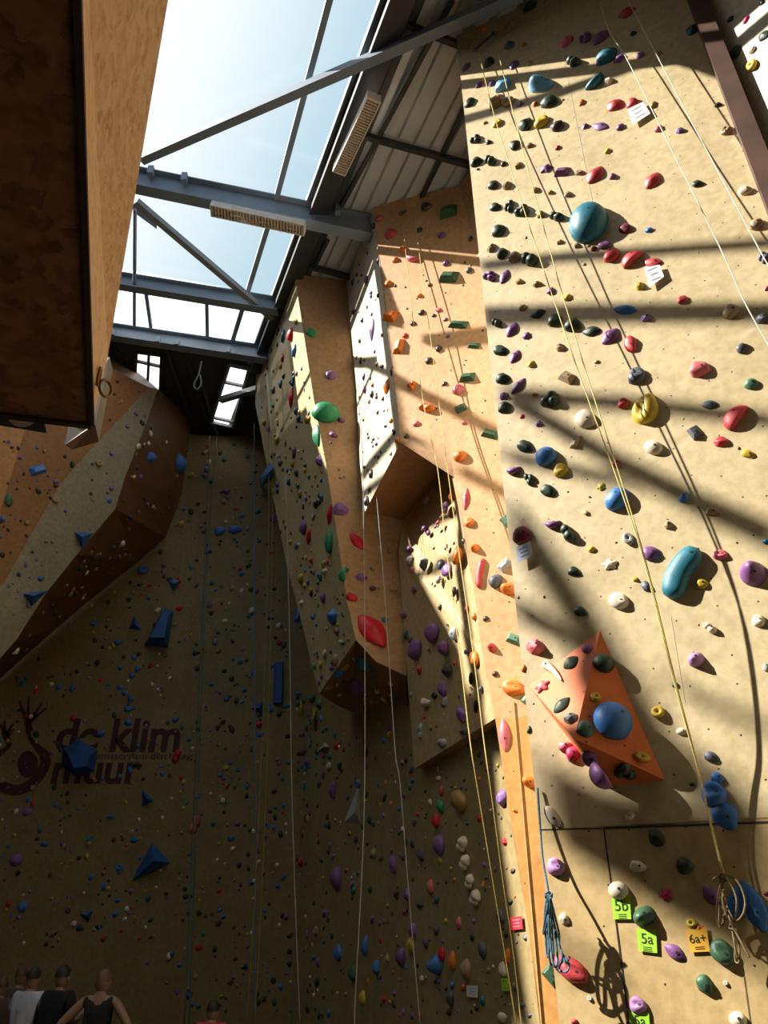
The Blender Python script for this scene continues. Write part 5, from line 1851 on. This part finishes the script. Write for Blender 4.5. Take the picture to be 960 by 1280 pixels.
def person(px, py_top, Y, label, pose, shirt, legs, hair, sleeves=True, turn=0.0, bald=False, width=1.0):
    top = at(px, py_top, Y)
    h = top.z
    s = h / 1.70
    wx = s * width
    root = empty('person', (top.x, top.y, 0), label, 'person')
    arms = {'down': [(.24, .0, 1.12), (.26, .06, .86)], 'hips': [(.40, -.10, 1.15), (.20, .02, .98)],
            'bent': [(.24, .02, 1.13), (.20, .24, 1.25)], 'fold': [(.25, .05, 1.14), (.05, .2, 1.14)]}[pose]
    V = [(0, 0, .96), (0, 0, 1.12), (0, 0, 1.30), (0, 0, 1.45), (0, .015, 1.51)]
    Rr = [.125, .115, .125, .062, .055]
    E_ = [(0, 1), (1, 2), (2, 3), (3, 4)]
    Vc, Ec, Rc = [(0, 0, .97), (0, 0, 1.12), (0, 0, 1.30), (0, 0, 1.44)], [(0, 1), (1, 2), (2, 3)], [.15, .15, .165, .10]
    Vl, El, Rl = [(0, 0, .98)], [], [.14]
    fing = []
    for sg in (-1, 1):
        b0 = len(V)
        sh = (.165 * sg, 0, 1.40)
        el = (arms[0][0] * sg, arms[0][1], arms[0][2]); wr_ = (arms[1][0] * sg, arms[1][1], arms[1][2])
        V += [sh, el, wr_]; Rr += [.062, .045, .031]
        E_ += [(2, b0), (b0, b0 + 1), (b0 + 1, b0 + 2)]
        d_ = (Vector(wr_) - Vector(el)).normalized()
        pm = Vector(wr_) + d_ * .06
        V.append(tuple(pm)); Rr.append((.04)); E_.append((b0 + 2, b0 + 3))
        side_ = d_.cross(Vector((0, 1, 0)))
        if side_.length < .1:
            side_ = d_.cross(Vector((1, 0, 0)))
        side_.normalize(); cur = side_.cross(d_).normalized()
        for k in range(4):
            o0 = pm + d_ * .025 + side_ * (.022 * (k - 1.5))
            ln = (.065, .078, .073, .055)[k]
            fing.append([o0, o0 + d_ * ln * .5 + cur * .006, o0 + d_ * ln * .85 + cur * .03])
        o0 = Vector(wr_) + d_ * .03 + side_ * .028
        fing.append([o0, o0 + side_ * .025 + d_ * .025, o0 + side_ * .028 + d_ * .055 + cur * .012])
        hb = len(V)
        V += [(.085 * sg, 0, .90), (.095 * sg, .02, .50), (.095 * sg, -.02, .10), (.105 * sg, .12, .045)]
        Rr += [.088, .058, .042, .035]
        E_ += [(0, hb), (hb, hb + 1), (hb + 1, hb + 2), (hb + 2, hb + 3)]
        lb = len(Vl)
        knee = legs[1] == 'shorts'
        Vl += [(.087 * sg, 0, .90), (.095 * sg, .01, .56 if knee else .5)]; Rl += [.105, .092 if knee else .075]
        El += [(0, lb), (lb, lb + 1)]
        if not knee:
            Vl.append((.095 * sg, -.02, .13)); Rl.append(.062); El.append((lb + 1, lb + 2))
        if sleeves:
            cb_ = len(Vc)
            mid = Vector(sh).lerp(Vector(el), .62)
            Vc += [sh, tuple(mid)]; Rc += [.078, .07]; Ec += [(2, cb_), (cb_, cb_ + 1)]
        else:
            cb_ = len(Vc)
            mid = Vector(sh).lerp(Vector(el), .10)
            Vc += [(.13 * sg, 0, 1.395), tuple(mid)]; Rc += [.085, .07]; Ec += [(2, cb_), (cb_, cb_ + 1)]

    mt = Matrix.Translation((top.x, top.y, 0)) @ Matrix.Rotation(turn, 4, 'Z') @ Matrix.Diagonal((wx, s, s, 1))
    bm = skin_mesh(V, E_, Rr, 0)
    head = ellipsoid((0, .025, 1.575), (.080, .1, .126))
    merge_bm(bm, head)
    merge_bm(bm, ellipsoid((0, .125, 1.563), (.014, .022, .022), 2))          # nose
    for sg in (-1, 1):
        merge_bm(bm, ellipsoid((.080 * sg, .015, 1.568), (.012, .02, .032), 2))  # ears
        merge_bm(bm, ellipsoid((.03 * sg, .108, 1.598), (.012, .01, .008), 2))   # eyes
    merge_bm(bm, ellipsoid((0, .108, 1.513), (.026, .012, .008), 2))          # mouth
    for f_ in fing:
        add_tube(bm, f_, .009, 6, radii=[.0095, .009, .007])
    bm.transform(mt)
    part('body', bm, m_skin, root, True)
    bm = skin_mesh(Vc, Ec, Rc, 1); bm.transform(mt); part('shirt', bm, shirt, root, True)
    bm = skin_mesh(Vl, El, Rl, 0); bm.transform(mt); part(legs[1], bm, legs[0], root, True)
    bm = sphere_bm(3)
    dele = [v for v in bm.verts if v.co.z < (-.25 if v.co.y < .2 else .35)]
    bmesh.ops.delete(bm, geom=dele, context='VERTS')
    k = 1.03 if bald else 1.1
    for v in bm.verts:
        v.co = Vector((v.co.x * .079 * k, .02 + v.co.y * .1 * k, 1.581 + v.co.z * .122 * k))
    bm.transform(mt)
    part('hair', bm, hair, root, True)
    for sg in (-1, 1):
        bm = ellipsoid((.1 * sg, .06, .05), (.052, .135, .05), 2)
        for v in bm.verts:
            v.co.z = max(v.co.z, .0)
        bm.transform(mt); part('shoe', bm, m_rd, root, True)
    return root


m_blackc = plain('cloth_black', (.012, .012, .014), .85)
m_whitec = plain('cloth_white', (.45, .45, .52), .85)
m_darkc = plain('cloth_navy', (.02, .022, .035), .85)
m_redcl = plain('cloth_red', (.45, .03, .05), .85)
m_greyc = plain('cloth_brown', (.09, .055, .05), .85)
m_bald = plain('hair_cropped', (.16, .09, .06), .6)
person(131, 1212, 10.2, 'person in black sleeveless top with hands on hips, seen from behind', 'hips', m_blackc, (m_darkc, 'trousers'), m_bald, sleeves=False, bald=True)
person(80, 1207, 10.5, 'person in black T-shirt with dark hair and one arm bent, seen from behind', 'bent', m_blackc, (m_darkc, 'trousers'), m_hair_d, turn=-.4)
person(44, 1209, 10.6, 'person in white T-shirt and dark shorts with dark hair, seen from behind', 'fold', m_whitec, (m_darkc, 'shorts'), m_hair_d, turn=-.15, width=.9)
person(29, 1208, 12.2, 'person mostly hidden behind the one in white T-shirt, brown hair', 'down', m_greyc, (m_darkc, 'trousers'), m_hair_b)
person(5, 1221, 11.4, 'person at the left edge of the picture in dull clothing', 'down', m_greyc, (m_darkc, 'trousers'), m_hair_b, turn=.5)
person(267, 1251, 10.0, 'child in red top with dark hair, cut off at the bottom edge', 'down', m_redcl, (m_darkc, 'trousers'), m_hair_d)
# ================================================================== light
SUN = Vector((-1.0, 0.004, 0.875)).normalized()
sd = bpy.data.lights.new('sun', 'SUN')
so = bpy.data.objects.new('sun', sd)
C.objects.link(so)
sd.energy = 13.5
sd.angle = math.radians(0.55)
sd.color = (1.0, 0.945, 0.85)
so.rotation_euler = SUN.to_track_quat('Z', 'Y').to_euler()
w = bpy.data.worlds.new('sky')
bpy.context.scene.world = w
w.use_nodes = True
N, L = w.node_tree.nodes, w.node_tree.links
bg = N['Background']
tc = N.new('ShaderNodeTexCoord')
dp = N.new('ShaderNodeVectorMath'); dp.operation = 'DOT_PRODUCT'
nrm = N.new('ShaderNodeVectorMath'); nrm.operation = 'NORMALIZE'
L.new(tc.outputs['Generated'], nrm.inputs[0])
L.new(nrm.outputs[0], dp.inputs[0])
dp.inputs[1].default_value = SUN
cr = N.new('ShaderNodeValToRGB')
cr.color_ramp.elements[0].position = 0.50; cr.color_ramp.elements[0].color = (0.38, 0.55, 0.68, 1)
cr.color_ramp.elements[1].position = 0.88; cr.color_ramp.elements[1].color = (1.05, 1.05, 1.03, 1)
e_ = cr.color_ramp.elements.new(0.61); e_.color = (0.50, 0.66, 0.74, 1)
e_ = cr.color_ramp.elements.new(0.72); e_.color = (0.86, 0.90, 0.92, 1)
L.new(dp.outputs['Value'], cr.inputs['Fac'])
L.new(cr.outputs['Color'], bg.inputs['Color'])
bg.inputs['Strength'].default_value = 1.2
cyc = bpy.context.scene.cycles
cyc.max_bounces = 8
cyc.transparent_max_bounces = 12
cyc.use_denoising = True
